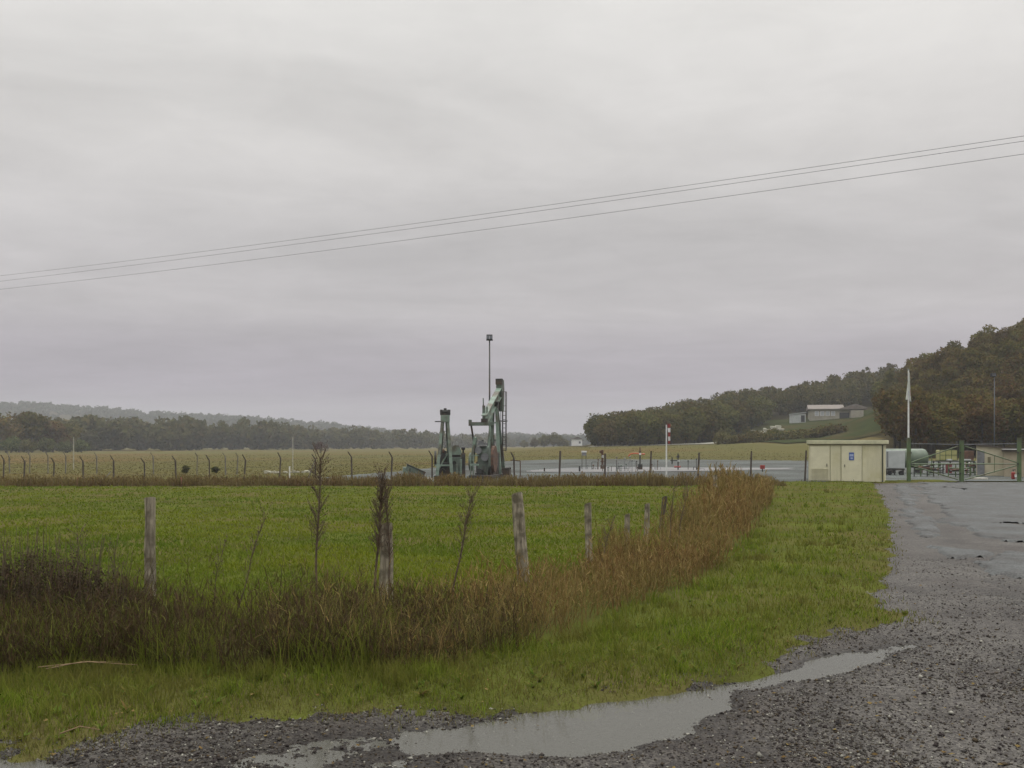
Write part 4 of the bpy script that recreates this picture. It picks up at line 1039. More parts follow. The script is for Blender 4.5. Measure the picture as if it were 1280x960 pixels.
# floodlight masts
def mast(px, Yd, ytop, label, twin):
    x, y = PX(px, Yd); z0 = float(zt(x, y)); r = empty("lamp_mast", (x, y, z0)); ht = HC - (ytop - HZ) / F * Yd - z0
    MB().box((0, 0, .15), (.5, .5, .3)).build("footing", M_stone if not twin else M_pumpdk, r, .02)
    MB().tube((0, 0, .3), (0, 0, ht - .25), .058 if twin else .046, .042 if twin else .032, 10).build("pole", M_greypole if not twin else M_pumpdk, r, smooth=True)
    if twin:
        MB().bar((-.2, 0, ht - .32), (.2, 0, ht - .32), .06, .06).build("cross_arm", M_black, r)
        for s in (-.1, .09):
            f = MB().box((s, -.10, ht - .16), (.17, .16, .30), rx=-.25).build("floodlight", M_black, r, .015)
            MB().box((s, -.195, ht - .17), (.13, .01, .2), rx=-.25).build("lens", M_glass, f)
        MB().box((-.0, -.02, ht - .02), (.32, .22, .05)).build("top_bracket", M_black, r)
    else:
        f = MB().box((-.12, -.06, ht - .1), (.34, .26, .22), rx=-.3).build("floodlight", M_black, r, .015)
        MB().box((-.12, -.20, ht - .13), (.26, .01, .14), rx=-.3).build("lens", M_glass, f)
    return tag(r, label, "lamp mast")
mast(612, 57.5, 418.5, "tall thin lamp mast with two black floodlights behind the pumpjacks", True)
mast(1243, 72, 467, "thin grey lamp mast with one lamp behind the pale building", False)

# ------------------------------------------------------------------ wooden posts of the old fence
def wood_post(px, Yd, ytop, wpx, lean, label, cut=0.02, mat=None):
    x, y = PX(px, Yd); z0 = float(grass_z(x, y)); h = HC - (ytop - HZ) / F * Yd - z0; w = wpx / F * Yd
    o_ = np.random.default_rng(int(px)); n = 9; vs = []; rings = 7
    for k in range(rings):
        t = k / (rings - 1)
        for i in range(n):
            a = 2 * math.pi * i / n; rr = w / 2 * (1 + .12 * o_.normal() * (i % 2) + .05 * o_.normal()) * (1.08 - .12 * t)
            vs.append((math.cos(a) * rr + lean * h * t, math.sin(a) * rr, -.25 + (h + .25) * t + (cut * math.cos(a + 1) if k == rings - 1 else 0)))
    fs = [(k * n + i, k * n + (i + 1) % n, (k + 1) * n + (i + 1) % n, (k + 1) * n + i) for k in range(rings - 1) for i in range(n)]
    fs.append(tuple((rings - 1) * n + i for i in range(n)))
    mb = MB().add(vs, fs); o = mb.build("wooden_post", mat or M_postwood); o.location = (x, y, z0)
    return tag(o, label, "fence post", "posts of the old wooden fence")
wood_post(188.5, 10.3, 622, 13, -.004, "squared pale wooden post standing alone at the left, weeds round its foot", .01)
wood_post(484, 11.4, 655, 17, -.02, "stout grey wooden post half hidden behind a bunch of dead stalks")
wood_post(657, 13.3, 617.5, 15, -.10, "leaning cracked wooden post with dark capped top, middle of the field edge", .03)
wood_post(737, 15.6, 630, 9, -.03, "thin split wooden post first along the dry weeds right of the leaning post", .03)
wood_post(784, 17.0, 643, 7, 0, "short slim wooden post standing low in the dry weeds")
wood_post(808, 19.0, 630, 7, .02, "grey brown wooden post just left of the slanted dark post")
wood_post(825, 21.5, 621, 6, .14, "slanted dark wooden post leaning right over the dry weeds", .02, M_darkpost)
wood_post(894, 31.5, 594, 6, 0, "farthest pale wooden post among the dry weeds near the compound corner")

# ------------------------------------------------------------------ compound fence posts with bent tops
def bent_proto(mat, h=1.72):
    mb = MB(); mb.bar((0, 0, -.2), (.02, 0, h - .32), .075, .075); mb.bar((.02, 0, h - .33), (-.16, -.1, h), .06, .06, .05, .05)
    r = mb.build("bent_fence_post", mat)
    return r
PN = [4, 30, 67, 104, 142, 181, 220, 262, 305, 349, 394.5, 440, 489, 540, 643, 699, 756, 812, 872, 938, 1006]
protoB = bent_proto(M_darkpost)
for i, px in enumerate(PN):
    Yd = np.interp(px, [0, 300, 640, 1006], [64, 58.5, 53, 51.6]); x, y = PX(px, Yd)
    o = protoB if i == 0 else protoB.copy()
    if px > 690:
        if px == 699: straight = MB().bar((0, 0, -.2), (.01, 0, 1.62), .095, .095, .085, .085).box((.01, 0, 1.63), (.075, .075, .03)).build("straight_fence_post", M_darkpost); bpy.data.objects.remove(o); o = straight; C.objects.unlink(o)
        else: bpy.data.objects.remove(o); o = straight.copy()
    if i: C.objects.link(o)
    o.location = (x, y, float(zt(x, y)) - .03); o.rotation_euler = (random.uniform(-.03, .03), random.uniform(-.05, .05), random.uniform(-.3, .3))
    o.scale = (1, 1, random.uniform(.94, 1.06) * (1.0 if px < 640 else 1.0))
    tag(o, f"dark bent-top fence post, {ORD[i]} from the left in the near row" if px < 690 else f"straight brown fence post, {ORD[20 - i]} counted leftwards from the cream cabin", "fence post", "bent-top posts of the compound fence" if px < 690 else "straight posts of the compound fence")
PF = [12, 37, 60, 82, 121, 192, 246, 282, 296]
protoB2 = bent_proto(M_palepost, 1.8)
for i, px in enumerate(PF):
    Yd = 84 - .02 * px; x, y = PX(px, Yd)
    o = protoB2 if i == 0 else protoB2.copy()
    if i: C.objects.link(o)
    o.location = (x, y, float(zt(x, y))); o.rotation_euler = (0, random.uniform(-.05, .05), random.uniform(-.3, .3))
    tag(o, f"faint bent-top post in the row farther back, {ORD[i]} from the left", "fence post", "posts of the rear compound fence row")
for k, zf in enumerate((.55, .95, 1.35)):
    pts = []
    for px in PN:
        Yd = float(np.interp(px, [0, 300, 640, 1006], [64, 58.5, 53, 51.6])); x, y = PX(px, Yd); pts.append((x, y, float(zt(x, y)) + zf))
    o = MB().path(pts, .004, 4).build("fence_wire", M_wire); tag(o, ["bottom strand of wire strung between the compound fence posts", "middle strand of wire strung between the compound fence posts", "top strand of wire strung between the compound fence posts"][k], "wire", "wires of the compound fence")
# raking struts
for i, (px0, px1, y0, y1, lb) in enumerate([(384, 391, 602, 576, "thin slanting wooden strut against a fence post, left of the tall dead stalk"), (126, 134, 603, 590, "short slanting strut leaning on the left part of the compound fence")]):
    Yd = 57 if i == 0 else 60; a = PX(px0, Yd, y0); b = PX(px1, Yd, y1)
    zz0 = float(zt(a[0], Yd)); o = MB().tube((0, 0, 0), (b[0] - a[0], .5, b[2] - zz0), .035, n=7).build("fence_strut", M_palepost); o.location = (a[0], Yd, zz0)
    tag(o, lb, "strut")
# pale marker poles and red stakes
for i, (px, Yd, yt, lb) in enumerate([(92, 95, 546, "slim pale marker pole at the left of the field"), (366, 92, 546, "slim pale marker pole in the field above the pale rubble"), (362, 66, 583, "short white stake in front of the pale rubble line")]):
    x, y = PX(px, Yd); z0 = float(zt(x, y)); o = MB().tube((0, 0, -.1), (0, 0, HC - (yt - HZ) / F * Yd - z0), .05, .045, 8).build("marker_pole" if i < 2 else "white_stake", M_boulder if i < 2 else M_white); o.location = (x, y, z0)
    tag(o, lb, "marker pole" if i < 2 else "stake")
for i, (px, lb) in enumerate([(97, "faded red stake in the rusty weeds near the left edge"), (226, "faded red stake in the rusty weeds below the small shrub")]):
    x, y = PX(px, 45.6); z0 = 0.0; o = MB().tube((0, 0, -.1), (.02, 0, .46), .04, .035, 7).build("red_stake", M_pink); o.location = (x, y, z0); tag(o, lb, "stake")
rb = np.random.default_rng(44); mb = MB()
for i in range(46):
    px = 330 + rb.uniform(0, 60); Yd = rb.uniform(82, 86); x, y = PX(px, Yd); z0 = float(zt(x, y))
    s = rb.uniform(.07, .2); mb.box((x, y, z0 + s * .4), (s * 1.5, s, s), rz=rb.uniform(0, 3), rx=rb.uniform(-.3, .3))
o = mb.build("rubble", M_boulder); tag(o, "line of pale rubble lying in the field behind the fence", "rubble", kind="stuff")

# ------------------------------------------------------------------ dead stalks, bush, twigs
def stalk(px0, Yd, py1, px1, nb, label, thick=.014, spread=.10, seed=0):
    x, y = PX(px0, Yd); z0 = float(grass_z(x, y)); xt, _, zt_ = PX(px1, Yd, py1)
    r = random.Random(seed); root = empty("dead_stalk", (x, y, z0))
    L = zt_ - z0; dx = xt - x
    pts = [(dx * (t ** 1.3) + .012 * math.sin(9 * t + seed), .02 * math.sin(5 * t), L * t) for t in np.linspace(0, 1, 10)]
    MB().path(pts, thick, 6, thick * .3).build("stem", M_stalk, root)
    mb = MB()
    for i in range(int(nb * 1.7)):
        t = r.uniform(.35, 1.0) ** .8; a = r.uniform(0, 6.28); p = np.array((dx * t ** 1.3, 0, L * t)); q = p + np.array((math.cos(a) * spread * r.uniform(.4, 1.2), math.sin(a) * spread, r.uniform(.05, .24)))
        mb.tube(p, q, thick * .20, thick * .10, 4, False)
        for k in range(3):
            c = p + (q - p) * r.uniform(.5, 1.0); s = r.uniform(.003, .008); mb.box(c, (s, s, s * 2), rz=r.random(), rx=r.random())
    mb.build("seed_heads", M_stalk, root)
    return tag(root, label, "dead plant", "tall dead stalks at the field edge")
stalk(394, 10.6, 572, 401, 70, "tallest dead stalk, upright with a feathery top, left of the stout post", .016, .12, 1)
stalk(468, 10.8, 600, 478, 110, "dark bushy dead stalk standing against the stout grey post", .018, .10, 2)
stalk(564, 11.2, 620, 591, 45, "dead stalk leaning right between the stout and the leaning posts", .014, .13, 3)
stalk(294, 10.2, 652, 330, 18, "thin dead stalk leaning far right, left of the tallest stalk", .009, .08, 4)
stalk(262, 10.4, 690, 278, 14, "short thin leaning dead stalk right of the squared post", .007, .07, 5)
stalk(98, 10.0, 668, 97, 30, "slim branched dead stalk rising from the dark bush at left", .008, .12, 6)
stalk(140, 10.2, 686, 143, 22, "small branched dead stalk just left of the squared post", .007, .10, 7)
stalk(7, 10.0, 690, 6, 16, "small dead stalk at the left edge above the dark bush", .006, .08, 8)
stalk(488, 11.0, 612, 483, 60, "second dead stalk pressed to the right side of the stout post", .012, .08, 9)
stalk(748, 14.0, 655, 765, 20, "thin dark stalk leaning right beside the split post", .008, .10, 10)
stalk(836, 17.0, 612, 842, 26, "straight dark dead stalk by the slanted dark post", .010, .09, 11)
stalk(846, 17.5, 612, 860, 26, "dead stalk leaning right farther along the dry weeds", .010, .09, 12)
# dark bush on the left
x, y = PX(42, 9.55); root = empty("dark_bush", (x, y, 0.02))
Vs, Qs, off = [], [], 0
M_bushl = fol("bramble_leaves", [(0.030, 0.026, 0.018), (0.052, 0.038, 0.027), (0.080, 0.052, 0.038), (0.050, 0.052, 0.020)], 0.2)
for j, (bx, by, R, H) in enumerate([(-.55, .1, .55, .98), (.05, .05, .6, 1.02), (.55, 0, .5, .82), (-1.1, .2, .5, .95), (.95, .1, .35, .55)]):
    V, Q = crown_soup(800 + j, R, H, 34, 9000, 0.011, 0.0); V = V + np.array([bx, by, -.02]); Vs.append(V); Qs.append(Q + off); off += len(V)
soup("foliage", np.concatenate(Vs), [np.concatenate(Qs)], M_bushl, root)
mb = MB(); r = random.Random(3)
for i in range(420):
    bx = r.uniform(-1.4, 1.1); by = r.uniform(-.3, .5); hh = np.interp(bx, [-1.4, 0, .6, 1.1], [.85, 1.0, .85, .5]) * r.uniform(.6, 1.22)
    mb.tube((bx, by, -.05), (bx + r.uniform(-.2, .2), by + r.uniform(-.15, .15), hh), .006, .002, 4, False)
mb.build("stem", M_stalk, root)
tag(root, "dense dark bramble bush at the left edge below the squared post", "bush")
for i, (a, b, lb) in enumerate([((48, 856), (172, 853), "long straw coloured dead stem lying at the foot of the dark bush"), ((58, 858), (150, 849), "second fallen stem crossing the long straw one under the dark bush"), ((75, 934), (125, 929), "short pale stem lying on the verge above the left puddle")]):
    A = GP(*a); B = GP(*b); o = MB().path([(0, 0, 0), ((B[0] - A[0]) * .5, (B[1] - A[1]) * .5, .035), (B[0] - A[0], B[1] - A[1], .0)], .006, 5, .003).build("fallen_stem", M_straw)
    o.location = (A[0], A[1], float(grass_z(A[0], A[1])) + .09); tag(o, lb, "fallen stem")

# ------------------------------------------------------------------ well heads and pipework
def wz(px, Yd): x, y = PX(px, Yd); return x, y, float(zt(x, y)) + .085
x, y, z = wz(730, 76); r = empty("marker_cabinet", (x, y, z))
MB().box((0, 0, 1.20), (.36, .26, .28)).build("cabinet", M_steel, r, .01); MB().box((0, 0, 1.37), (.42, .32, .12)).build("lid", M_white, r, .01)
for s in (-.16, .16): MB().bar((s, 0, 0), (s, 0, 1.06), .045, .045).build("leg", M_pumpdk, r)
tag(r, "small white topped cabinet on two thin legs on the pale slab", "cabinet")
x, y, z = wz(753, 77); r = empty("wellhead", (x, y, z))
MB().tube((0, 0, 0), (0, 0, .3), .16, n=12).tube((0, 0, .3), (0, 0, 1.5), .085, n=10).tube((0, 0, .55), (0, 0, .62), .17, n=12).tube((0, 0, 1.05), (0, 0, 1.12), .15, n=12).build("tree_body", M_rust, r)
MB().box((.02, -.1, .98), (.16, .12, .2)).build("gauge", M_offwhite, r); MB().tube((-.12, -.1, 1.35), (-.12, .1, 1.35), .13, n=12).tube((-.2, 0, 1.35), (.1, 0, 1.35), .03, n=6).build("hand_wheel", M_rust, r)
tag(r, "rusty upright wellhead with pale gauge beside the white topped cabinet", "wellhead")
x, y, z = wz(800, 75); r = empty("loading_arm", (x, y, z))
MB().box((0, 0, .2), (.34, .34, .4)).tube((0, 0, .4), (0, 0, 1.25), .06, n=8).build("column", M_pumpdk, r)
MB().path([(-.92, 0, 1.02), (-.72, 0, 1.22), (-.3, 0, 1.24), (.38, 0, 1.18)], .055, 8).build("arm", M_orange, r)
MB().tube((0, 0, 1.25), (0, 0, 1.72), .05, n=8).box((0, 0, 1.38), (.18, .14, .1)).build("riser", M_rust, r)
MB().box((.0, -.1, 1.2), (.15, .12, .14)).build("joint", M_white, r)
tag(r, "orange bent loading arm on a dark column over the pale slab", "pipe arm")
x, y, z = wz(846, 74); r = empty("valve_set", (x, y, z))
MB().tube((.1, 0, 0), (.1, 0, 1.25), .05, n=8).tube((-.36, 0, .4), (-.36, 0, .95), .05, n=8).bar((-.5, 0, .7), (.2, 0, .7), .07, .08).build("pipe", M_pumpdk, r)
MB().tube((.1, -.1, 1.0), (.1, .1, 1.0), .1, n=10).build("hand_wheel", M_black, r); MB().box((.12, -.06, .68), (.16, .14, .14)).build("gauge", M_offwhite, r)
MB().tube((-.2, 0, .22), (.3, 0, .22), .07, n=8).build("flange", M_red, r)
tag(r, "dark valve set with red flange just right of the windsock pole", "valve")
def pipe_rack(px, Yd, w, seed, label):
    x, y, z = wz(px, Yd); r = empty("pipe_rack", (x, y, z)); q = random.Random(seed)
    n = int(w / .42) + 1
    for i in range(n):
        h = q.uniform(.22, .95); X_ = i * .42 - w / 2 + q.uniform(-.08, .08); Y_ = q.uniform(-1.2, .8)
        MB().tube((X_, Y_, 0), (X_, Y_, h), .024, n=6).tube((X_ - .05, Y_, h), (X_ + .05, Y_, h), .05, n=8).build("upright", q.choice((M_pumpdk, M_pump, M_steel, M_rust)), r)
    for j in range(max(2, int(w * 1.5))):
        a = q.uniform(-w / 2, w / 2 * .4); b = a + q.uniform(.25, .55) * min(w, 1.6); Y_ = q.uniform(-1.2, .6); h = q.choice((.1, .2, .36, .58))
        MB().path([(a, Y_, .0), (a, Y_, h), (b, Y_ + q.uniform(-.2, .2), h), (b, Y_, 0)], .02, 6).build("pipe", q.choice((M_pumpdk, M_pump, M_steel)), r)
    return tag(r, label, "pipework")
pipe_rack(741, 76, .9, 1, "low cluster of thin pipes between the white topped cabinet and wellhead")
pipe_rack(783, 76, 1.9, 2, "low pipe rack with uprights left of the orange loading arm")
pipe_rack(820, 75, .8, 3, "short pipe stubs between the orange arm and the windsock pole")
pipe_rack(776, 70, 2.6, 4, "low run of pipe stubs along the near edge of the pale slab")
pipe_rack(868, 74, .9, 5, "small pipe stubs right of the valve set with red flange")
x, y, z = wz(724.5, 69); o = MB().tube((0, 0, 0), (0, 0, .38), .06, n=8).build("short_bollard", M_black); o.location = (x, y, z); tag(o, "short black bollard at the near edge of the pale slab", "bollard")
x, y, z = wz(680.5, 69); o = MB().tube((0, 0, 0), (0, 0, .26), .05, n=8).build("short_bollard", M_darkpost); o.location = (x, y, z); tag(o, "low dark bollard at the left end of the pale slab", "bollard")
x, y, z = wz(953, 69); r = empty("red_box", (x, y, z - .03)); MB().box((0, 0, .35), (.3, .24, .28)).build("box", M_red, r, .015); MB().bar((0, 0, 0), (0, 0, .21), .06, .06).build("leg", M_black, r)
tag(r, "small red box on a short leg left of the cream cabin", "box")
# windsock
Yd = 55.5; x, y = PX(833, Yd); z0 = float(zt(x, y)); r = empty("windsock", (x, y, z0))
zt_ = HC - (531 - HZ) / F * Yd - z0
MB().tube((0, 0, 0), (0, 0, zt_), .042, .036, 10).build("pole", M_white, r)
MB().tube((0, 0, zt_), (.03, 0, zt_ + .22), .03, .02, 6).path([(0, 0, zt_ - .06), (.16, -.02, zt_ + .08), (.1, -.1, zt_ + .12)], .015, 5).build("swivel", M_rust, r)
nb_, seg = 10, 14
vs, fs, mi_ = [], [], []
for k in range(seg + 1):
    t = k / seg; rr = .10 - .04 * t
    for i in range(nb_):
        a = 2 * math.pi * i / nb_; f = 1 - .30 * (math.cos(3 * a + 2 * t) > 0)
        vs.append((.14 + .03 * math.sin(3 * t) + rr * f * math.cos(a), rr * f * .7 * math.sin(a), zt_ + .06 - 1.15 * t))
for k in range(seg):
    for i in range(nb_):
        fs.append((k * nb_ + i, k * nb_ + (i + 1) % nb_, (k + 1) * nb_ + (i + 1) % nb_, (k + 1) * nb_ + i)); mi_.append((0, 1, 0, 1, 0)[min(4, int(k / seg * 5))])
me = bpy.data.meshes.new("sock"); me.from_pydata(vs, [], fs); me.materials.append(M_red); me.materials.append(M_white)
me.polygons.foreach_set("material_index", mi_); me.polygons.foreach_set("use_smooth", [True] * len(fs)); link(bpy.data.objects.new("sock", me), r)
tag(r, "limp red and white striped windsock on a white pole", "windsock")

# ------------------------------------------------------------------ cream cabin
x, y = PX(1057.5, 51.6); r = empty("cream_cabin", (x, y, -0.02), math.radians(-23))
Wc, Dc, Hc = 3.86, 2.4, 2.05
MB().box((0, Dc / 2, Hc / 2 - .15), (Wc, Dc, Hc + .3)).build("wall", M_cream, r, .01)
MB().box((0.02, Dc / 2 + .0, Hc + .115), (Wc + .24, Dc + .24, .20)).build("roof", M_creamlt, r, .012)
MB().box((0.0, Dc / 2, Hc + .0), (Wc + .16, Dc + .16, .05)).build("eaves", M_groove, r)
sx = Wc / 89.0
def cx_(px): return (px - 1057.5) * sx
dl = MB().box(((cx_(1015) + cx_(1038)) / 2, -.012, 1.02), (cx_(1038) - cx_(1015), .03, 1.86)).build("door", M_creamd, r, .006)
mb = MB()
for k in range(9): mb.box(((cx_(1016.5) + cx_(1036.5)) / 2, -.036, .18 + k * .066), (cx_(1036.5) - cx_(1016.5), .02, .042), rx=.5)
mb.build("louvre", M_cream, dl); MB().box((cx_(1035), -.05, .92), (.03, .05, .16)).build("handle", M_black, dl)
dr = MB().box(((cx_(1052.5) + cx_(1076)) / 2, -.012, 1.02), (cx_(1076) - cx_(1052.5), .03, 1.9)).build("door", M_creamd, r, .006)
MB().box((cx_(1056), -.05, .9), (.03, .05, .13)).build("handle", M_black, dr)
sg = MB().box((cx_(1064), -.035, 1.40), (.26, .014, .42)).build("warning_sign", M_blue, dr); MB().box((cx_(1064), -.045, 1.46), (.20, .006, .12)).box((cx_(1064) + .01, -.045, 1.30), (.12, .006, .10)).build("sign_panel", pm("pale_blue_print", (.35, .42, .62), (.28, .34, .52), 9, .5), sg)
MB().box((cx_(1076) + .012, -.004, 1.0), (.02, .012, 1.98)).box((cx_(1039), -.004, 1.0), (.02, .012, 1.98)).box((cx_(1051.5), -.004, 1.0), (.02, .012, 1.98)).build("panel_joint", M_groove, r)
MB().tube((Wc / 2 - .10, -.035, 0), (Wc / 2 - .10, -.035, Hc - .04), .03, n=8).build("downpipe", pm("dark_green_pipe", (.045, .05, .03), (.03, .035, .02), 4, .6), r)
tag(r, "cream equipment cabin with flat roof slab and blue door sign", "cabin")

# ------------------------------------------------------------------ gate with flag pole
def gpost(px, ytop, label):
    x, y = PX(px, 51.2); h = HC - (ytop - HZ) / F * 51.2; rr = empty("gate_post", (x, y, -.02))
    MB().box((0, 0, h / 2 - .1), (.17, .17, h + .2)).build("post", M_gate, rr, .01); MB().box((0, 0, h + .02), (.19, .19, .035)).build("cap", M_gate, rr)
    for z in (.5, 1.0, 1.6): MB().box((.09 if px < 1200 else -.09, -.05, z), (.05, .08, .08)).build("hinge", M_pumpdk, rr)
    return tag(rr, label, "gate post")
gpost(1136, 547.5, "green gate post carrying the white flagpole, beside the cream cabin")
gpost(1202, 551, "green middle gate post where the two leaves meet")
gpost(1274, 547.5, "green gate post at the right end of the gate")
def leaf(pa, pb, label):
    """pa hinge column, pb free end: mid rail, arms from the hinge to the upper and lower corners"""
    xa, y = PX(pa, 51.2); xb, _ = PX(pb, 51.2); L = xb - xa; rr = empty("gate_leaf", (xa, y, 0))
    MB().tube((0, 0, .98), (L, 0, .98), .03, n=8).build("mid_rail", M_gate, rr)
    MB().tube((0, 0, 2.06), (L, 0, 2.02), .016, n=6).build("top_rail", M_steel, rr)
    MB().tube((0, .0, 1.06), (L * .97, 0, 1.92), .032, n=8).build("brace", M_gate, rr); MB().tube((0, .0, .9), (L * .97, 0, .14), .032, n=8).build("brace", M_gate, rr)
    MB().tube((L, 0, .08), (L, 0, 2.02), .028, n=8).build("end_upright", M_gate, rr)
    MB().tube((L * .42, 0, .52), (L * .42, 0, 1.4), .02, n=6).build("stay", M_gate, rr)
    return tag(rr, label, "gate")
leaf(1139, 1199.5, "left leaf of the green braced tube gate, hinged at the flagpole post")
leaf(1271, 1204.5, "right leaf of the green braced tube gate before the pale building")
x, y = PX(1135.6, 51.35); r = empty("flagpole", (x, y, 0)); zt_ = HC - (463 - HZ) / F * 51.35
MB().tube((0, 0, 0), (0, 0, zt_), .055, .035, 12).build("pole", M_white, r); MB().capsule((0, 0, zt_ + .02), (0, 0, zt_ + .05), .05, 8).build("finial", M_steel, r)
M_flag = bpy.data.materials.new("flag_cloth"); M_flag.use_nodes = True
N, L = M_flag.node_tree.nodes, M_flag.node_tree.links
vs, fs, mi_ = [], [], []
nr, nc = 22, 13
for k in range(nr):
    t = k / (nr - 1)
    for i in range(nc):
        u = i / (nc - 1); w_ = .05 + .24 * t ** 1.1
        vs.append((.02 + (u - .55) * w_ * 1.0, -.03 + .05 * math.sin(u * 13 + 2 * t) * (0.3 + t), zt_ - .12 - 1.45 * t - .12 * u * t))
for k in range(nr - 1):
    for i in range(nc - 1):
        fs.append((k * nc + i, k * nc + i + 1, (k + 1) * nc + i + 1, (k + 1) * nc + i))
        mi_.append(1 if (12 <= k <= 16 and i >= 9) else 2 if (14 <= k <= 19 and 3 <= i <= 4) else 0)
me = bpy.data.meshes.new("flag"); me.from_pydata(vs, [], fs)
for m in (pm("flag_white", (.55, .57, .52), (.45, .47, .43), 4, .9), M_red, M_blue): me.materials.append(m)
me.polygons.foreach_set("material_index", mi_); me.polygons.foreach_set("use_smooth", [True] * len(fs))
o = link(bpy.data.objects.new("flag", me), r); sm = o.modifiers.new("thick", 'SOLIDIFY'); sm.thickness = .006
bpy.data.materials.remove(M_flag)
tag(r, "white flagpole with limp pale flag rising behind the gate post", "flagpole")

# ------------------------------------------------------------------ things behind the gate
x, y = PX(1119, 62); r = empty("white_panel_unit", (x, y, .05))
MB().box((0, .3, 1.0), (1.25, .7, 1.14)).build("panel", M_offwhite, r, .02)
MB().box((-.52, -.065, 1.0), (.10, .012, 1.0)).build("gauge_strip", M_steel, r)
MB().box((0, .3, .36), (1.2, .7, .1)).bar((-.55, .1, 0), (-.55, .1, .4), .08, .08).bar((.55, .1, 0), (.55, .1, .4), .08, .08).bar((0, .1, .0), (0, .1, .4), .07, .07).build("frame", M_pumpdk, r)
for s in (-.35, .4): MB().tube((s, -.05, .14), (s, .15, .14), .14, n=12).build("wheel", M_black, r)
tag(r, "pale grey panel unit on a low dark frame right of the cream cabin", "equipment unit")
x, y = PX(1137, 66); r = empty("storage_tank", (x, y, .05))
MB().capsule((-1.5, .6, 1.02), (1.15, .6, 1.02), .66, 24, .5).build("vessel", M_tank, r, smooth=True)
for s in (-1.0, .85): MB().box((s, .6, .22), (.18, 1.0, .45)).build("saddle", M_pumpdk, r)
MB().tube((.2, .6, 1.64), (.2, .6, 1.76), .12, n=12).build("hatch", M_steel, r)
tag(r, "horizontal green grey tank with rounded end behind the left gate leaf", "tank")
x, y = PX(1195, 66); r = empty("equipment_table", (x, y, .05))
MB().box((0, .4, .82), (2.5, 1.0, .07)).build("deck", M_pumpdk, r)
for a in (-1.2, -.4, .4, 1.2): MB().bar((a, 0, 0), (a, 0, .79), .07, .07).build("leg", M_pumpdk, r)
for a in (-1.2, 1.2): MB().bar((a, .8, 0), (a, .8, .79), .07, .07).build("leg", M_pumpdk, r)
tag(r, "dark steel equipment table behind the middle gate post", "table")
x, y = PX(1184.5, 66.3); r = empty("yellow_tote", (x, y, .91)); MB().box((0, .2, .37), (1.18, .7, .72)).build("tank", M_yellow, r, .05)
mb = MB()
for a in (-.6, -.2, .2, .6): mb.bar((a, -.16, 0), (a, -.16, .74), .03, .03)
for z in (.02, .38, .73): mb.bar((-.61, -.165, z), (.61, -.165, z), .03, .03)
mb.build("cage", M_gate, r); tag(r, "pale yellow plastic tote in a cage on the equipment table", "tote")
x, y = PX(1211, 66.3); o = MB().box((0, .2, .34), (.62, .6, .66)).build("brown_cabinet", M_rust, bevel=.02); o.location = (x, y, .91); tag(o, "brown cabinet on the right end of the equipment table", "cabinet")
for i, (px, w, lb) in enumerate([(1189.5, .34, "small white tray at the front of the equipment table below the yellow tote"), (1209, .75, "long white tray on the equipment table under the brown cabinet")]):
    x, y = PX(px, 65.6); o = MB().box((0, 0, .055), (w, .25, .11)).build("white_tray", M_offwhite, bevel=.02); o.location = (x, y + .62, .906); tag(o, lb, "tray")
    o.location = (x, 65.95, .906)
x, y = PX(1186, 65.4); r = empty("red_drum", (x, y, .06)); MB().tube((0, 0, .02), (0, 0, .62), .2, n=14).build("body", pm("dull_red", (0.20, 0.045, 0.05), (0.13, 0.035, 0.035), 4, 0.6), r); MB().tube((0, 0, .62), (0, 0, .68), .12, n=10).build("cap", M_black, r); tag(r, "red drum under the yellow tote behind the gate", "drum")
for i, (px, m, lb) in enumerate([(1208, M_red, "short red pipe post behind the gate, left of its white twin"), (1211.5, M_white, "short white pipe post behind the gate"), (1175, M_pumpdk, "dark pipe post at the left end of the equipment table")]):
    x, y = PX(px, 64.5); o = MB().tube((0, 0, 0), (0, 0, .78), .055, n=8).build("pipe_post", m); o.location = (x, y, .05); tag(o, lb, "post")
x, y = PX(1224, 54.5); o = MB().box((0, 0, .03), (.75, .5, .10)).build("white_slab", M_stone, bevel=.02); o.location = (x, y, .05); tag(o, "flat white slab lying on the ground inside the gate", "slab")
for i, (px, Yd, w, h_, lb) in enumerate([(1155, 59, 1.2, 1.0, "green pipe frame standing before the rounded end of the tank"), (1170, 61, .9, .75, "small green pipe frame left of the yellow tote"), (1199, 58, 1.3, .8, "low green pipe frame just behind the middle gate post"), (1216, 62, .8, 1.05, "green pipe frame left of the pale building's door")]):
    x, y = PX(px, Yd); r = empty("pipe_manifold", (x, y, .05)); q = random.Random(i + 50)
    for a in (-w / 2, -w / 6, w / 6, w / 2): MB().tube((a, 0, 0), (a, 0, h_ * q.uniform(.7, 1)), .035, n=7).build("upright", q.choice((M_gate, M_pumpdk, M_gate)), r)
    for z in (.18, h_ * .45, h_ * .68): MB().tube((-w / 2, .03, z), (w / 2, .03, z + q.uniform(-.05, .05)), .04, n=7).build("pipe", q.choice((M_gate, M_pumpdk, M_tank)), r)
    for k in range(3): MB().tube((q.uniform(-w / 2, w / 2), -.08, h_ * q.uniform(.3, .8)), (q.uniform(-w / 2, w / 2), -.04, h_ * .6), .06, n=8).build("valve", q.choice((M_pumpdk, M_rust)), r)
    tag(r, lb, "pipework")
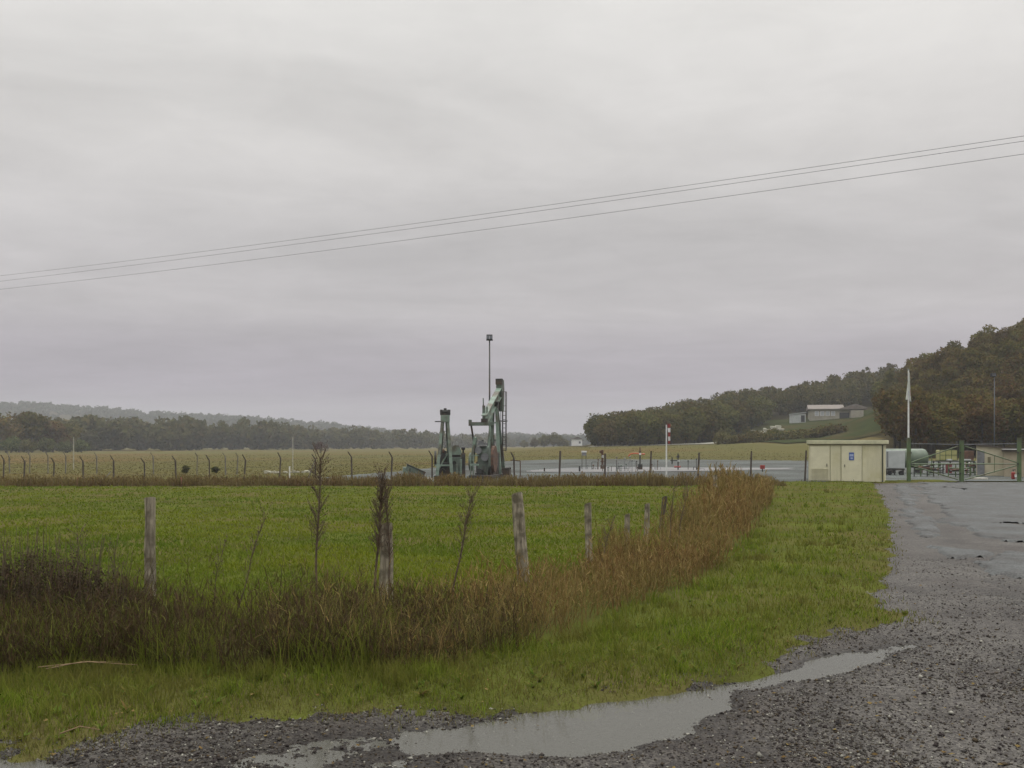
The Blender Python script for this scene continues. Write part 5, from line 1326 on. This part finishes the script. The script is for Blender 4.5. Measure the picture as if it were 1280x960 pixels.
# the pale building
x, y = PX(1242, 60.5); r = empty("pale_building", (x, y, .0), math.radians(-26))
mb = MB(); mb.prism([(-.98, -.1), (1.1, -.1), (1.1, 1.72), (-.98, 1.95)], 'y', 0, 3.4); mb.build("wall", M_shedwall, r)
mb = MB(); mb.prism([(-1.08, 1.97), (1.2, 1.725), (1.2, 1.80), (-1.08, 2.05)], 'y', -.16, 3.6); mb.build("roof", M_roofd, r)
d = MB().box((-.72, -.03, .85), (.42, .06, 1.55)).build("door", M_steel, r, .006); MB().box((-.57, -.075, .85), (.03, .04, .12)).build("handle", M_black, d)
MB().box((-.25, -.03, 1.05), (.17, .05, .36)).build("vent", M_groove, r)
tag(r, "pale rendered building with grey door and sloping roof behind the gate", "building")
x, y = PX(1284, 58.5); r = empty("tan_annex", (x, y, .0), math.radians(-26))
MB().box((0, 1.4, .75), (2.5, 2.8, 1.7)).build("wall", M_shedbrown, r); MB().box((0, 1.35, 1.66), (2.75, 3.1, .09)).build("roof", M_roofd, r); MB().box((0, -.2, 1.73), (2.7, .06, .05)).build("fascia", M_white, r)
MB().box((.45, -.02, .8), (.7, .06, 1.4)).build("door", M_shedwall, r)
tag(r, "lower tan annex with dark roof edge at the right end of the gate", "building")
x, y = PX(1266.5, 52.5); r = empty("fire_extinguisher", (x, y, .05)); MB().capsule((0, 0, .12), (0, 0, .42), .10, 12, .6).build("cylinder", M_red, r); MB().box((.09, -.125, .26), (.16, .02, .15)).build("label_plate", M_white, r)
MB().tube((0, 0, .5), (0, 0, .58), .03, n=6).box((.05, 0, .58), (.16, .04, .04)).build("valve", M_black, r)
tag(r, "red extinguisher with white plate beside the right gate post", "extinguisher")

# ------------------------------------------------------------------ the damp air
hz = MB().box((0, 1190, 43.5), (5000, 2520, 95))
m = bpy.data.materials.new("damp_air"); m.use_nodes = True; N, L = m.node_tree.nodes, m.node_tree.links
N.clear(); ou = N.new("ShaderNodeOutputMaterial"); pv = N.new("ShaderNodeVolumePrincipled")
pv.inputs["Color"].default_value = (0.84, 0.855, 0.87, 1); pv.inputs["Density"].default_value = 0.00036; pv.inputs["Anisotropy"].default_value = 0.0
L.new(pv.outputs[0], ou.inputs["Volume"])
o = hz.build("haze", m); tag(o, "thin grey rain haze filling the valley air", "haze", kind="stuff")
